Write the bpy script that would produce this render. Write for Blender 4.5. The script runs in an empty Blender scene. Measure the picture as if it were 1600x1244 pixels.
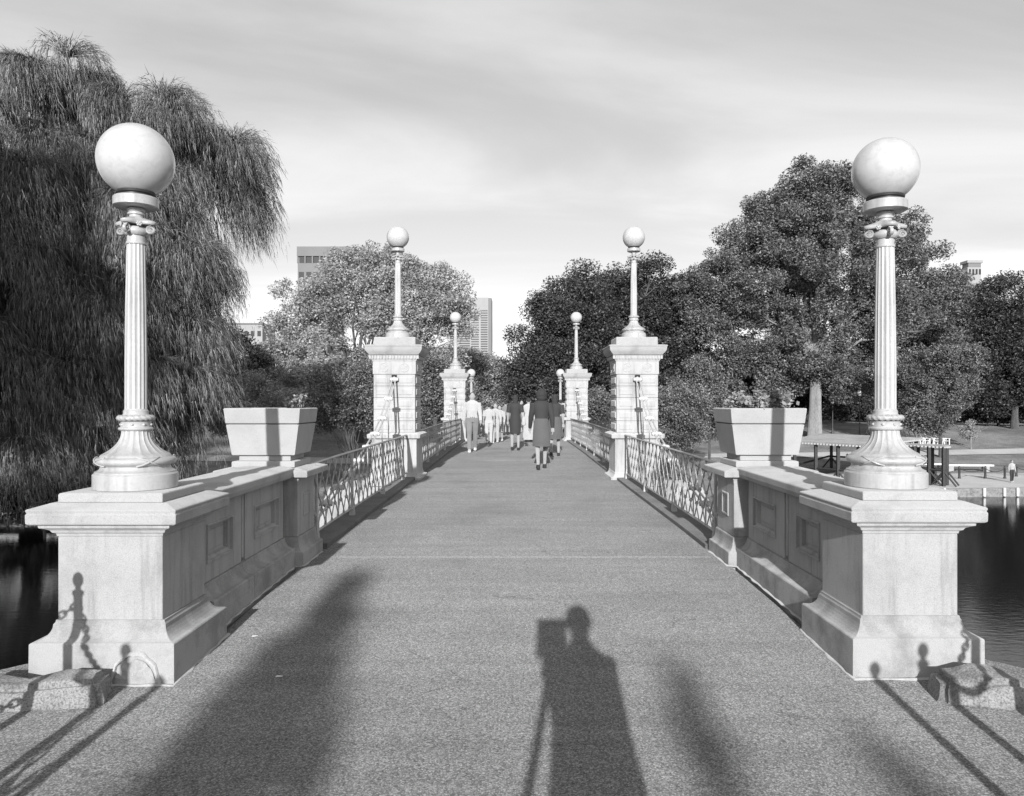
import bpy, math, random
import numpy as np
from mathutils import Vector, Matrix
R = math.radians
rnd = random.Random(11)
sc = bpy.context.scene
col = sc.collection
# ------------------------------------------------------------------ camera, sky, sun
EYE, F, VX, HY = 1.5, 1200.0, 806.0, 628.0
cam = bpy.data.cameras.new('camera'); camo = bpy.data.objects.new('camera', cam); col.objects.link(camo)
camo.location = (0, 0, EYE); camo.rotation_euler = (R(90), 0, 0)
cam.sensor_width = 36; cam.lens = 27.0; cam.shift_x = -6/1600; cam.shift_y = 6/1600
cam.clip_start = 0.02; cam.clip_end = 4000
sc.camera = camo
SUN_EL, SUN_AZ = 16.4, 2.5          # the sun stands low behind the camera, a little to its left
w = bpy.data.worlds.new('World'); sc.world = w; w.use_nodes = True
nt = w.node_tree; nt.nodes.clear()
def N(t, typ, **kw):
    n = t.nodes.new(typ)
    for k, v in kw.items():
        if k in n.inputs.keys(): n.inputs[k].default_value = v
        else: setattr(n, k, v)
    return n
sky = N(nt, 'ShaderNodeTexSky'); sky.sky_type = 'NISHITA'; sky.sun_disc = False
sky.sun_elevation = R(SUN_EL); sky.sun_rotation = R(180+SUN_AZ); sky.dust_density = .6; sky.air_density = 1.0
sep = N(nt, 'ShaderNodeSeparateColor'); nt.links.new(sky.outputs[0], sep.inputs[0])
m1 = N(nt, 'ShaderNodeMath', operation='MULTIPLY'); m1.inputs[1].default_value = .12; nt.links.new(sep.outputs[0], m1.inputs[0])
m2 = N(nt, 'ShaderNodeMath', operation='MULTIPLY_ADD'); m2.inputs[1].default_value = .26; nt.links.new(sep.outputs[1], m2.inputs[0]); nt.links.new(m1.outputs[0], m2.inputs[2])
m3 = N(nt, 'ShaderNodeMath', operation='MULTIPLY_ADD'); m3.inputs[1].default_value = .42; nt.links.new(sep.outputs[2], m3.inputs[0]); nt.links.new(m2.outputs[0], m3.inputs[2])
tc = N(nt, 'ShaderNodeTexCoord')
sx = N(nt, 'ShaderNodeSeparateXYZ'); nt.links.new(tc.outputs['Generated'], sx.inputs[0])
# clouds on a flat layer overhead: direction divided by its height
zz = N(nt, 'ShaderNodeMath', operation='MAXIMUM'); zz.inputs[1].default_value = .0; nt.links.new(sx.outputs[2], zz.inputs[0])
zz2 = N(nt, 'ShaderNodeMath', operation='ADD'); zz2.inputs[1].default_value = .12; nt.links.new(zz.outputs[0], zz2.inputs[0])
dx = N(nt, 'ShaderNodeMath', operation='DIVIDE'); nt.links.new(sx.outputs[0], dx.inputs[0]); nt.links.new(zz2.outputs[0], dx.inputs[1])
dy = N(nt, 'ShaderNodeMath', operation='DIVIDE'); nt.links.new(sx.outputs[1], dy.inputs[0]); nt.links.new(zz2.outputs[0], dy.inputs[1])
cx = N(nt, 'ShaderNodeCombineXYZ'); nt.links.new(dx.outputs[0], cx.inputs[0]); nt.links.new(dy.outputs[0], cx.inputs[1])
mp = N(nt, 'ShaderNodeMapping'); mp.inputs['Scale'].default_value = (.42, .85, 1); mp.inputs['Rotation'].default_value = (0, 0, R(-14)); mp.inputs['Location'].default_value = (1.4, .3, 0)
nt.links.new(cx.outputs[0], mp.inputs[0])
cn = N(nt, 'ShaderNodeTexNoise', Scale=1.25, Detail=7, Roughness=.52, Distortion=.5); nt.links.new(mp.outputs[0], cn.inputs['Vector'])
cr = N(nt, 'ShaderNodeMapRange'); cr.interpolation_type = 'SMOOTHSTEP'
cr.inputs['From Min'].default_value = .34; cr.inputs['From Max'].default_value = .70; cr.inputs['To Max'].default_value = 1; cr.inputs['To Min'].default_value = .32
nt.links.new(cn.outputs[0], cr.inputs[0])
SKY_GAIN, CLOUD = 1.0, 6.5
ca = N(nt, 'ShaderNodeMix'); ca.data_type = 'FLOAT'; ca.inputs['B'].default_value = 1.0
mm = N(nt, 'ShaderNodeMath', operation='MULTIPLY_ADD'); mm.inputs[1].default_value = CLOUD*.40; nt.links.new(cr.outputs[0], mm.inputs[0]); nt.links.new(m3.outputs[0], mm.inputs[2])
bg = N(nt, 'ShaderNodeBackground'); bg.inputs['Strength'].default_value = .13
nt.links.new(mm.outputs[0], bg.inputs[0])
wo = N(nt, 'ShaderNodeOutputWorld'); nt.links.new(bg.outputs[0], wo.inputs[0])
sl = bpy.data.lights.new('sun', 'SUN'); sl.energy = 5.0; sl.angle = R(.55); sl.color = (1, 1, 1)
so = bpy.data.objects.new('sun', sl); col.objects.link(so)
so.rotation_euler = (R(90-SUN_EL), 0, R(-SUN_AZ)); so.location = (0, -20, 20)
sc.view_settings.view_transform = 'Standard'; sc.view_settings.look = 'None'
sc.view_settings.exposure = .24; sc.view_settings.gamma = 1
sc.cycles.max_bounces = 6; sc.cycles.transparent_max_bounces = 4

# ------------------------------------------------------------------ materials (a black and white place: greys only)
def ramp(t, src, stops):
    r = t.nodes.new('ShaderNodeValToRGB'); e = r.color_ramp.elements
    while len(e) < len(stops): e.new(.5)
    for q, (p, v) in zip(e, stops): q.position = p; q.color = (v, v, v, 1)
    t.links.new(src, r.inputs[0]); return r.outputs[0]
def mixc(t, a, b, f, mode='MULTIPLY'):
    m = t.nodes.new('ShaderNodeMix'); m.data_type = 'RGBA'; m.blend_type = mode; m.clamp_result = False
    for s, v in ((6, a), (7, b), (0, f)):
        if hasattr(v, 'links') or isinstance(v, bpy.types.NodeSocket): t.links.new(v, m.inputs[s])
        else: m.inputs[s].default_value = v if s == 0 else (v, v, v, 1)
    return m.outputs[2]
def mat(name, base, rough=.8, speck=0, sscale=200, stain=0, stscale=2.5, bump=0, bscale=120, coat=0, spec=.5, metal=0, stretch=None, second=None, generated=False):
    m = bpy.data.materials.new(name); m.use_nodes = True; t = m.node_tree
    b = t.nodes['Principled BSDF']; b.inputs['Roughness'].default_value = rough
    b.inputs['Metallic'].default_value = metal; b.inputs['Specular IOR Level'].default_value = spec
    b.inputs['Coat Weight'].default_value = coat; b.inputs['Diffuse Roughness'].default_value = .6 if rough > .75 else 0
    tcn = t.nodes.new('ShaderNodeTexCoord'); v = tcn.outputs['Object']
    if stretch:
        mpn = t.nodes.new('ShaderNodeMapping'); mpn.inputs['Scale'].default_value = stretch; t.links.new(v, mpn.inputs[0]); v = mpn.outputs[0]
    c = base
    if speck:
        n = N(t, 'ShaderNodeTexNoise', Scale=sscale, Detail=3, Roughness=.7); t.links.new(v, n.inputs['Vector'])
        c = mixc(t, c, ramp(t, n.outputs[0], [(.36, 1-speck), (.5, 1.0), (.66, 1+speck*.6)]), 1.0)
    if stain:
        n = N(t, 'ShaderNodeTexNoise', Scale=stscale, Detail=8, Roughness=.62, Distortion=.4); t.links.new(v, n.inputs['Vector'])
        c = mixc(t, c, ramp(t, n.outputs[0], [(.30, 1-stain), (.52, 1.0), (.72, 1+stain*.25)]), 1.0)
    if second: c = second(t, v, c)
    if isinstance(c, float): b.inputs['Base Color'].default_value = (c, c, c, 1)
    else: t.links.new(c, b.inputs['Base Color'])
    if bump:
        n = N(t, 'ShaderNodeTexNoise', Scale=bscale, Detail=5, Roughness=.65); t.links.new(v, n.inputs['Vector'])
        bp = N(t, 'ShaderNodeBump', Strength=bump, Distance=.01); t.links.new(n.outputs[0], bp.inputs['Height']); t.links.new(bp.outputs[0], b.inputs['Normal'])
    return m
def drips(t, v, c):        # vertical dirt runs and pocked damp stains of old stone
    mpn = t.nodes.new('ShaderNodeMapping'); mpn.inputs['Scale'].default_value = (9, 9, .8); t.links.new(v, mpn.inputs[0])
    n = N(t, 'ShaderNodeTexNoise', Scale=1.6, Detail=6, Roughness=.6); t.links.new(mpn.outputs[0], n.inputs['Vector'])
    return mixc(t, c, ramp(t, n.outputs[0], [(.28, .62), (.5, 1.0)]), .85)
def damp(t, v, c):         # dark growth low on the plinth
    n = N(t, 'ShaderNodeTexNoise', Scale=4.2, Detail=10, Roughness=.72); t.links.new(v, n.inputs['Vector'])
    return mixc(t, c, ramp(t, n.outputs[0], [(.40, .6), (.54, 1.0)]), .6)
M = {}
M['granite'] = mat('granite', .40, .85, .22, 260, .22, 2.2, .35, 190, second=drips)
M['granite_worn'] = mat('granite_worn', .38, .9, .22, 240, .3, 2.6, .45, 120, second=damp)
M['granite_cap'] = mat('granite_cap', .39, .85, .20, 240, .28, 3.5, .45, 90)
M['pier_stone'] = mat('pier_stone', .46, .8, .12, 200, .16, 1.6, .2, 120, second=drips)
M['joint'] = mat('joint', .16, .9)
M['mortar'] = mat('mortar', .46, .95, .15, 120, .2, 6, .6, 60)
M['rough_granite'] = mat('rough_granite', .27, .95, .5, 110, .5, 6, 1.0, 40, second=damp)
M['concrete'] = mat('concrete', .47, .9, .10, 180, .12, 3, .25, 160)
def pits(t, v, c):
    vn = N(t, 'ShaderNodeTexVoronoi', Scale=42); t.links.new(v, vn.inputs['Vector'])
    return mixc(t, c, ramp(t, vn.outputs['Distance'], [(.05, .35), (.085, 1.0)]), 1.0)
M['concrete'] = mat('concrete_pitted', .40, .9, .10, 180, .14, 3, .25, 160, second=pits)
M['paint'] = mat('pale_paint', .42, .34, .06, 60, .14, 7, .12, 35, coat=.2, second=drips)
M['rail_paint'] = mat('rail_paint', .40, .45, .15, 80, .3, 6, .15, 60)
M['chain_paint'] = mat('chain_paint', .48, .4, .1, 60, .25, 6)
M['iron'] = mat('dark_iron', .045, .45)
M['black'] = mat('black_void', .012, .8)
M['gasket'] = mat('gasket', .03, .5)
def glass_mat():
    m = mat('milk_glass', .50, .22, .04, 30, .14, 3.5, 0, coat=.35)
    b = m.node_tree.nodes['Principled BSDF']; b.inputs['Subsurface Weight'].default_value = .25; b.inputs['Subsurface Radius'].default_value = (.12, .12, .12); b.inputs['Subsurface Scale'].default_value = .5
    return m
M['glass'] = glass_mat()
def asphalt():
    m = bpy.data.materials.new('asphalt'); m.use_nodes = True; t = m.node_tree; b = t.nodes['Principled BSDF']
    b.inputs['Roughness'].default_value = .9; b.inputs['Specular IOR Level'].default_value = .2; b.inputs['Diffuse Roughness'].default_value = 1.0
    v = t.nodes.new('ShaderNodeTexCoord').outputs['Object']
    vo = N(t, 'ShaderNodeTexVoronoi', Scale=150, Randomness=1.0); t.links.new(v, vo.inputs['Vector'])
    bw = t.nodes.new('ShaderNodeSeparateColor'); t.links.new(vo.outputs['Color'], bw.inputs[0])
    c = ramp(t, bw.outputs[0], [(.0, .13), (.35, .195), (.6, .24), (1.0, .34)])
    gap = ramp(t, vo.outputs['Distance'], [(.35, 1.0), (.8, .55)]); c = mixc(t, c, gap, 1.0)
    n2 = N(t, 'ShaderNodeTexNoise', Scale=85, Detail=4, Roughness=.7); t.links.new(v, n2.inputs['Vector'])
    c = mixc(t, c, ramp(t, n2.outputs[0], [(.34, .70), (.5, 1.0), (.66, 1.25)]), 1.0)
    n1 = N(t, 'ShaderNodeTexNoise', Scale=.9, Detail=7, Roughness=.6); t.links.new(v, n1.inputs['Vector'])
    c = mixc(t, c, ramp(t, n1.outputs[0], [(.3, .80), (.5, 1.0), (.62, 1.04), (.7, 1.18)]), 1.0)
    mpn = t.nodes.new('ShaderNodeMapping'); mpn.inputs['Scale'].default_value = (.35, 5, 1); t.links.new(v, mpn.inputs[0])
    n3 = N(t, 'ShaderNodeTexNoise', Scale=1.2, Detail=4); t.links.new(mpn.outputs[0], n3.inputs['Vector'])
    c = mixc(t, c, ramp(t, n3.outputs[0], [(.35, .93), (.6, 1.05)]), 1.0)
    wn = N(t, 'ShaderNodeTexNoise', Scale=3.5, Detail=6); t.links.new(v, wn.inputs['Vector'])   # hairline cracks, only in patches
    av = N(t, 'ShaderNodeVectorMath', operation='SCALE'); t.links.new(wn.outputs['Color'], av.inputs[0]); av.inputs['Scale'].default_value = .35
    ad = N(t, 'ShaderNodeVectorMath', operation='ADD'); t.links.new(v, ad.inputs[0]); t.links.new(av.outputs[0], ad.inputs[1])
    cv = N(t, 'ShaderNodeTexVoronoi', Scale=.75); cv.feature = 'DISTANCE_TO_EDGE'; t.links.new(ad.outputs[0], cv.inputs['Vector'])
    ck = ramp(t, cv.outputs['Distance'], [(.0, .55), (.006, 1.0)])
    gt = ramp(t, n1.outputs[0], [(.50, 0.0), (.56, .8)])
    c = mixc(t, c, ck, gt)
    t.links.new(c, b.inputs['Base Color'])
    bp = N(t, 'ShaderNodeBump', Strength=.9, Distance=.004); t.links.new(bw.outputs[0], bp.inputs['Height'])
    bp2 = N(t, 'ShaderNodeBump', Strength=.5, Distance=.006); t.links.new(n2.outputs[0], bp2.inputs['Height']); t.links.new(bp.outputs[0], bp2.inputs['Normal'])
    t.links.new(bp2.outputs[0], b.inputs['Normal']); return m
M['asphalt'] = asphalt()
M['kerb'] = mat('kerb_stone', .14, .9, .3, 90, .35, 3, .5, 60)
M['gravel'] = mat('pale_gravel', .34, .95, .25, 30, .2, .4, .3, 20)
def grass_mat():
    def sec(t, v, c):
        n = N(t, 'ShaderNodeTexNoise', Scale=.22, Detail=6, Roughness=.6); t.links.new(v, n.inputs['Vector'])
        return mixc(t, c, ramp(t, n.outputs[0], [(.35, .6), (.6, 1.25)]), 1.0)
    return mat('lawn', .14, .95, .4, 9, .3, 1.2, 1.0, 14, second=sec)
M['lawn'] = grass_mat()
def water():
    m = bpy.data.materials.new('lagoon_water'); m.use_nodes = True; t = m.node_tree; b = t.nodes['Principled BSDF']
    b.inputs['Base Color'].default_value = (.006, .006, .006, 1); b.inputs['Roughness'].default_value = .06; b.inputs['IOR'].default_value = 1.33
    v = t.nodes.new('ShaderNodeTexCoord').outputs['Object']
    mpn = t.nodes.new('ShaderNodeMapping'); mpn.inputs['Scale'].default_value = (1, 2.2, 1); t.links.new(v, mpn.inputs[0])
    n = N(t, 'ShaderNodeTexNoise', Scale=2.6, Detail=5, Roughness=.55); t.links.new(mpn.outputs[0], n.inputs['Vector'])
    bp = N(t, 'ShaderNodeBump', Strength=.10, Distance=.05); t.links.new(n.outputs[0], bp.inputs['Height']); t.links.new(bp.outputs[0], b.inputs['Normal'])
    return m
M['water'] = water()
def leafmat(name, lo, hi, trans=.25):
    m = bpy.data.materials.new(name); m.use_nodes = True; t = m.node_tree; t.nodes.clear()
    g = t.nodes.new('ShaderNodeNewGeometry')
    c = ramp(t, g.outputs['Random Per Island'], [(0, lo), (.55, (lo+hi)/2), (1, hi)])
    n = N(t, 'ShaderNodeTexNoise', Scale=.35, Detail=3); t.links.new(t.nodes.new('ShaderNodeTexCoord').outputs['Object'], n.inputs['Vector'])
    c = mixc(t, c, ramp(t, n.outputs[0], [(.35, .75), (.65, 1.25)]), 1.0)
    d = t.nodes.new('ShaderNodeBsdfDiffuse'); tr = t.nodes.new('ShaderNodeBsdfTranslucent'); gl = N(t, 'ShaderNodeBsdfGlossy', Roughness=.45)
    t.links.new(c, d.inputs[0]); t.links.new(c, tr.inputs[0]); gl.inputs[0].default_value = (.5, .5, .5, 1)
    a = t.nodes.new('ShaderNodeMixShader'); a.inputs[0].default_value = trans; t.links.new(d.outputs[0], a.inputs[1]); t.links.new(tr.outputs[0], a.inputs[2])
    a2 = t.nodes.new('ShaderNodeMixShader'); a2.inputs[0].default_value = .05; t.links.new(a.outputs[0], a2.inputs[1]); t.links.new(gl.outputs[0], a2.inputs[2])
    o = t.nodes.new('ShaderNodeOutputMaterial'); t.links.new(a2.outputs[0], o.inputs[0]); return m
M['leaf_willow'] = leafmat('leaf_willow', .04, .24, .05)
M['leaf_pale'] = leafmat('leaf_pale', .22, .48)
M['leaf_mid'] = leafmat('leaf_mid', .035, .30, .1)
M['leaf_dark'] = leafmat('leaf_dark', .01, .11, .1)
M['leaf_elm'] = leafmat('leaf_elm', .025, .27, .1)
M['bark'] = mat('bark', .09, .95, .4, 20, .4, 4, 1.0, 14, stretch=(1, 1, .25))
M['bark_pale'] = mat('bark_pale', .26, .95, .3, 14, .3, 3, 1.0, 10, stretch=(1, 1, .2))
for nme, v_ in (('skin', .34), ('hair', .03), ('white_cloth', .42), ('dark_cloth', .035), ('grey_cloth', .20), ('light_cloth', .45), ('mid_cloth', .10), ('shoe_white', .6), ('shoe_dark', .03)):
    M[nme] = mat(nme, v_, .8, .1, 60, .12, 5, .2, 30)
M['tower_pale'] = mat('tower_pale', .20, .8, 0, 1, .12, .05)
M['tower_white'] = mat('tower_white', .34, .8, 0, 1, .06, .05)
M['window'] = mat('dark_window', .03, .15)
M['roof_grey'] = mat('canopy_roof', .26, .8, .2, 6, .25, .8)
M['white_paint'] = mat('white_paint', .72, .6, 0, 1, .12, 3)
M['wood_dark'] = mat('stained_timber', .035, .7, .3, 12)
M['soil'] = mat('soil', .05, .95, .4, 50)

# ------------------------------------------------------------------ mesh helpers
class MB:
    def __init__(s): s.v = []; s.f = []
    def add(s, vs, fs):
        o = len(s.v); s.v += [tuple(p) for p in vs]; s.f += [tuple(i+o for i in f) for f in fs]; return s
    def box(s, x0, x1, y0, y1, z0, z1):
        return s.add([(x0,y0,z0),(x1,y0,z0),(x1,y1,z0),(x0,y1,z0),(x0,y0,z1),(x1,y0,z1),(x1,y1,z1),(x0,y1,z1)],
                     [(0,3,2,1),(4,5,6,7),(0,1,5,4),(1,2,6,5),(2,3,7,6),(3,0,4,7)])
    def rings(s, prof, cx=0, cy=0, cap=True):      # stacked rectangles: (z, half x, half y)
        vs = []; fs = []
        for z, hx, hy in prof: vs += [(cx-hx,cy-hy,z),(cx+hx,cy-hy,z),(cx+hx,cy+hy,z),(cx-hx,cy+hy,z)]
        for i in range(len(prof)-1):
            for k in range(4):
                a = i*4+k; b = i*4+(k+1) % 4; fs.append((a, b, b+4, a+4))
        if cap: fs.append((3,2,1,0)); n = len(vs); fs.append((n-4,n-3,n-2,n-1))
        return s.add(vs, fs)
    def lathe(s, prof, n=32, cx=0, cy=0, cz=0, fl=None, cap=True):   # prof (r,z); fl(r,z,angle)->r
        vs = []; fs = []
        for r, z in prof:
            for k in range(n):
                a = 2*math.pi*k/n; q = fl(r, z, a) if fl else r
                vs.append((cx+q*math.cos(a), cy+q*math.sin(a), cz+z))
        for i in range(len(prof)-1):
            for k in range(n):
                fs.append((i*n+k, i*n+(k+1) % n, (i+1)*n+(k+1) % n, (i+1)*n+k))
        if cap:
            fs.append(tuple(range(n-1, -1, -1))); o = (len(prof)-1)*n; fs.append(tuple(range(o, o+n)))
        return s.add(vs, fs)
    def tube(s, pts, rad, n=6, cap=True, flat=1.0):
        pts = [Vector(p) for p in pts]; m = len(pts)
        if not hasattr(rad, '__len__'): rad = [rad]*m
        vs = []; fs = []; up = Vector((0, 0, 1)); pu = None
        for i, p in enumerate(pts):
            d = (pts[min(i+1, m-1)]-pts[max(i-1, 0)]).normalized()
            if pu is None:
                ref = up if abs(d.z) < .9 else Vector((0, 1, 0)); u = d.cross(ref).normalized()
            else:
                u = (pu - d*pu.dot(d)).normalized()
            pu = u; w_ = d.cross(u).normalized()
            for k in range(n):
                a = 2*math.pi*k/n; vs.append(p+u*math.cos(a)*rad[i]+w_*math.sin(a)*rad[i]*flat)
        for i in range(m-1):
            for k in range(n): fs.append((i*n+k, i*n+(k+1) % n, (i+1)*n+(k+1) % n, (i+1)*n+k))
        if cap: fs.append(tuple(range(n-1, -1, -1))); fs.append(tuple(range((m-1)*n, m*n)))
        return s.add(vs, fs)
    def ell(s, c, r, nu=12, nv=8):
        vs = []; fs = []
        for j in range(nv+1):
            t = math.pi*j/nv
            for k in range(nu):
                a = 2*math.pi*k/nu; st = max(math.sin(t), 1e-3)
                vs.append((c[0]+r[0]*st*math.cos(a), c[1]+r[1]*st*math.sin(a), c[2]-r[2]*math.cos(t)))
        for j in range(nv):
            for k in range(nu): fs.append((j*nu+k, j*nu+(k+1) % nu, (j+1)*nu+(k+1) % nu, (j+1)*nu+k))
        return s.add(vs, fs)
    def loft(s, rings_, n=14, cap=True):    # (cx,cy,cz,rx,ry)
        vs = []; fs = []
        for x, y, z, rx, ry in rings_:
            for k in range(n):
                a = 2*math.pi*k/n; vs.append((x+rx*math.cos(a), y+ry*math.sin(a), z))
        for i in range(len(rings_)-1):
            for k in range(n): fs.append((i*n+k, i*n+(k+1) % n, (i+1)*n+(k+1) % n, (i+1)*n+k))
        if cap: fs.append(tuple(range(n-1, -1, -1))); fs.append(tuple(range((len(rings_)-1)*n, len(rings_)*n)))
        return s.add(vs, fs)
    def panel(s, side, y0, y1, z0, z1, steps):   # stepped recessed panel on a plane x = side*..., steps (inset, x)
        vs = []; fs = []
        for ins, x in steps:
            vs += [(x, y0+ins, z0+ins), (x, y1-ins, z0+ins), (x, y1-ins, z1-ins), (x, y0+ins, z1-ins)]
        for i in range(len(steps)-1):
            for k in range(4):
                f = (i*4+k, i*4+(k+1) % 4, i*4+4+(k+1) % 4, i*4+4+k); fs.append(f if side > 0 else f[::-1])
        o = (len(steps)-1)*4; f = (o, o+1, o+2, o+3); fs.append(f if side > 0 else f[::-1])
        return s.add(vs, fs)
    def mesh(s, name, mt, smooth=None):
        me = bpy.data.meshes.new(name); me.from_pydata(s.v, [], s.f); me.update()
        if mt: me.materials.append(mt)
        if smooth is not None:
            me.polygons.foreach_set('use_smooth', [True]*len(me.polygons)); me.set_sharp_from_angle(angle=R(smooth))
        return me
    def build(s, name, mt, parent=None, smooth=None, bevel=0, loc=None):
        o = bpy.data.objects.new(name, s.mesh(name, mt, smooth)); col.objects.link(o); o.parent = parent
        if loc: o.location = loc
        if bevel:
            b = o.modifiers.new('bevel', 'BEVEL'); b.width = bevel; b.segments = 2; b.limit_method = 'ANGLE'; b.angle_limit = R(35)
        return o
def tag(o, label=None, cat=None, group=None, kind=None):
    if label: o['label'] = label
    if cat: o['category'] = cat
    if group: o['group'] = group
    if kind: o['kind'] = kind
    return o
def thing(name, label, cat, loc=(0, 0, 0), rz=0, group=None):
    o = bpy.data.objects.new(name, None); col.objects.link(o); o.location = loc; o.rotation_euler = (0, 0, rz); o.empty_display_size = .2
    return tag(o, label, cat, group)
def put(name, me, parent, loc=(0, 0, 0), rot=(0, 0, 0), scale=None):
    o = bpy.data.objects.new(name, me); col.objects.link(o); o.parent = parent; o.location = loc; o.rotation_euler = rot
    if scale: o.scale = scale
    return o
def dup(root, loc=None, rz=None, label=None, parent=None):
    kids = list(root.children)
    r = root.copy(); col.objects.link(r)
    if parent is not None: r.parent = parent
    if loc is not None: r.location = loc
    if rz is not None: r.rotation_euler = (0, 0, rz)
    if label: r['label'] = label
    for ch in kids: dup(ch, parent=r)
    return r
def X(px, d): return (px-VX)/F*d
def Z(py, d): return EYE+(HY-py)/F*d
def smooth(a, b, t):
    t = np.clip((t-a)/(b-a), 0, 1); return t*t*(3-2*t)
MID = 20.25
def deck(y):
    yy = y if y <= MID else 2*MID-y
    return float(np.interp(yy, [-60, 1.5, 3, 4, 5, 6.5, 8, 12, 16, MID], [-.02, 0.0, .03, .065, .11, .145, .155, .15, .165, .18]))

# ------------------------------------------------------------------ ground, water, bank
def sheet(name, xs, ys, zf, mt):
    vs = [(x, y, zf(x, y)) for y in ys for x in xs]; nx = len(xs)
    fs = [(j*nx+i, j*nx+i+1, (j+1)*nx+i+1, (j+1)*nx+i) for j in range(len(ys)-1) for i in range(nx-1)]
    return tag(MB().add(vs, fs).build(name, mt, smooth=60), kind='structure')
ys = [-60, -30, -10, 0] + [1+.5*i for i in range(73)] + [37.4]
sheet('walkway', [-1.775, 0, 1.775], ys, lambda x, y: deck(y), M['asphalt'])
def side_pave(s):      # paving either side of the walkway; its water edge runs off diagonally from the pedestal
    rows = [-60, -30, -10, 0, .98, 1.0, 1.5, 2, 2.5, 3, 3.5, 4, 4.32]; xo = lambda y: 60 if y < .99 else 2.52+(4.32-y)*1.05
    vs = [(s*(1.775+t_*(xo(y)-1.775)), y, deck(y)) for y in rows for t_ in (0, .3, .6, 1)]
    fs = [(q*4+k, q*4+k+1, q*4+5+k, q*4+4+k) for q in range(len(rows)-1) for k in range(3)]
    tag(MB().add(vs, fs if s > 0 else [f[::-1] for f in fs]).build('pavement', M['asphalt'], smooth=60), kind='structure')
    edge = [(s*xo(y), y) for y in rows[4:]]+[(s*1.8, 4.322)]; vs = []; fs = []
    for a, c in edge: vs += [(a, c, -5), (a, c, deck(c)-.0)]
    for q in range(len(edge)-1): f = (q*2, q*2+1, q*2+3, q*2+2); fs.append(f if s > 0 else f[::-1])
    tag(MB().add(vs, fs).build('embankment_wall', M['rough_granite']), kind='structure')
side_pave(-1); side_pave(1)
M['joint_fill'] = mat('joint_fill', .36, .95, .4, 40)
tag(MB().box(-1.7, 1.7, 6.694, 6.70, .1455, .1485).build('expansion_joint', M['joint_fill']), kind='structure')
for s in (-1, 1):
    # granite edging of the deck under the railings
    for y0, y1, nm in ((7.05, 13.2, 'deck_kerb'), (14.3, 26.2, 'deck_kerb'), (27.3, 33.45, 'deck_kerb')):
        n = int((y1-y0)/.6); vs = []; fs = []
        for i in range(n+1):
            y = y0+(y1-y0)*i/n; z = deck(y)
            a, c = (1.74, 2.03)
            vs += [(s*a, y, z-.2), (s*a, y, z+.045), (s*c, y, z+.045), (s*c, y, z-.3)]
        for i in range(n):
            for k in range(4):
                f = (i*4+k, i*4+(k+1) % 4, i*4+4+(k+1) % 4, i*4+4+k); fs.append(f if s < 0 else f[::-1])
        fs += [(0, 1, 2, 3), (n*4+3, n*4+2, n*4+1, n*4)]
        tag(MB().add(vs, fs).build(nm, M['kerb'], bevel=.008), kind='structure')
tag(MB().box(-1.98, 1.98, 7.0, 33.5, -.35, -.06).build('bridge_deck_slab', M['kerb']), kind='structure')
for y0, y1 in ((4.33, 7.1), (33.4, 36.2)):
    tag(MB().box(-2.68, 2.68, y0, y1, -5, -.06).build('bridge_abutment', M['rough_granite']), kind='structure')
for s in (-1, 1):
    for y0, y1 in ((4.33, 7.1), (33.4, 36.2)):
        tag(MB().box(min(s*1.776, s*2.62), max(s*1.776, s*2.62), y0, y1, -.06, deck(y0)-.004 if y0 < 10 else deck(y1)-.004).build('abutment_top', M['kerb']), kind='structure')
tag(MB().add([(-300, -2, -4.3), (300, -2, -4.3), (300, 75, -4.3), (-300, 75, -4.3)], [(0, 1, 2, 3)]).build('lagoon_water', M['water']), kind='structure')

def shore(x):
    s = 46.3+.075*(x-16) if x > 14 else 46.0-4*math.exp(-((x-10)/8)**2)
    if x < -3: s = 45.0
    s -= (s-36.0)*math.exp(-(x/6.5)**4)
    if x < -7.5: s = 45.0-9.3*float(smooth(7.5, 10.5, -x))
    return s
def terr(x, y):
    s = shore(x)
    if y < s: return -5.2 if y < s-.8 else -4.6
    base = -3.86+2.3*float(smooth(58, 92, y))+1.3*float(smooth(95, 170, y))
    if x < -7.5 and y < 45: base = -3.86
    base += .5*math.sin(x*.07+y*.05)*float(smooth(60, 90, y))
    mound = math.exp(-(x/4.2)**2)*float(1-smooth(70, 120, y))
    tgt = -.02-1.2*float(smooth(40, 80, y))
    if y > 35.9: base = base+(max(tgt, base)-base)*min(1, mound*1.35)
    return base
gx = sorted(set([round(v, 2) for v in list(np.linspace(-220, -60, 30))+list(np.linspace(-60, 60, 150))+list(np.linspace(60, 240, 36))]))
gy = sorted(set([round(v, 2) for v in list(np.linspace(14, 60, 93))+list(np.linspace(60, 110, 50))+list(np.linspace(110, 400, 30))+[900, 2500]]))
sheet('lawn', gx, gy, terr, M['lawn'])
def gpt(px, py):
    d = 12.0
    while d < 380:
        x = X(px, d)
        if terr(x, d) >= Z(py, d): return Vector((x, d, terr(x, d)))
        d += .25
    return Vector((X(px, 200), 200, terr(X(px, 200), 200)))
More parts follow.
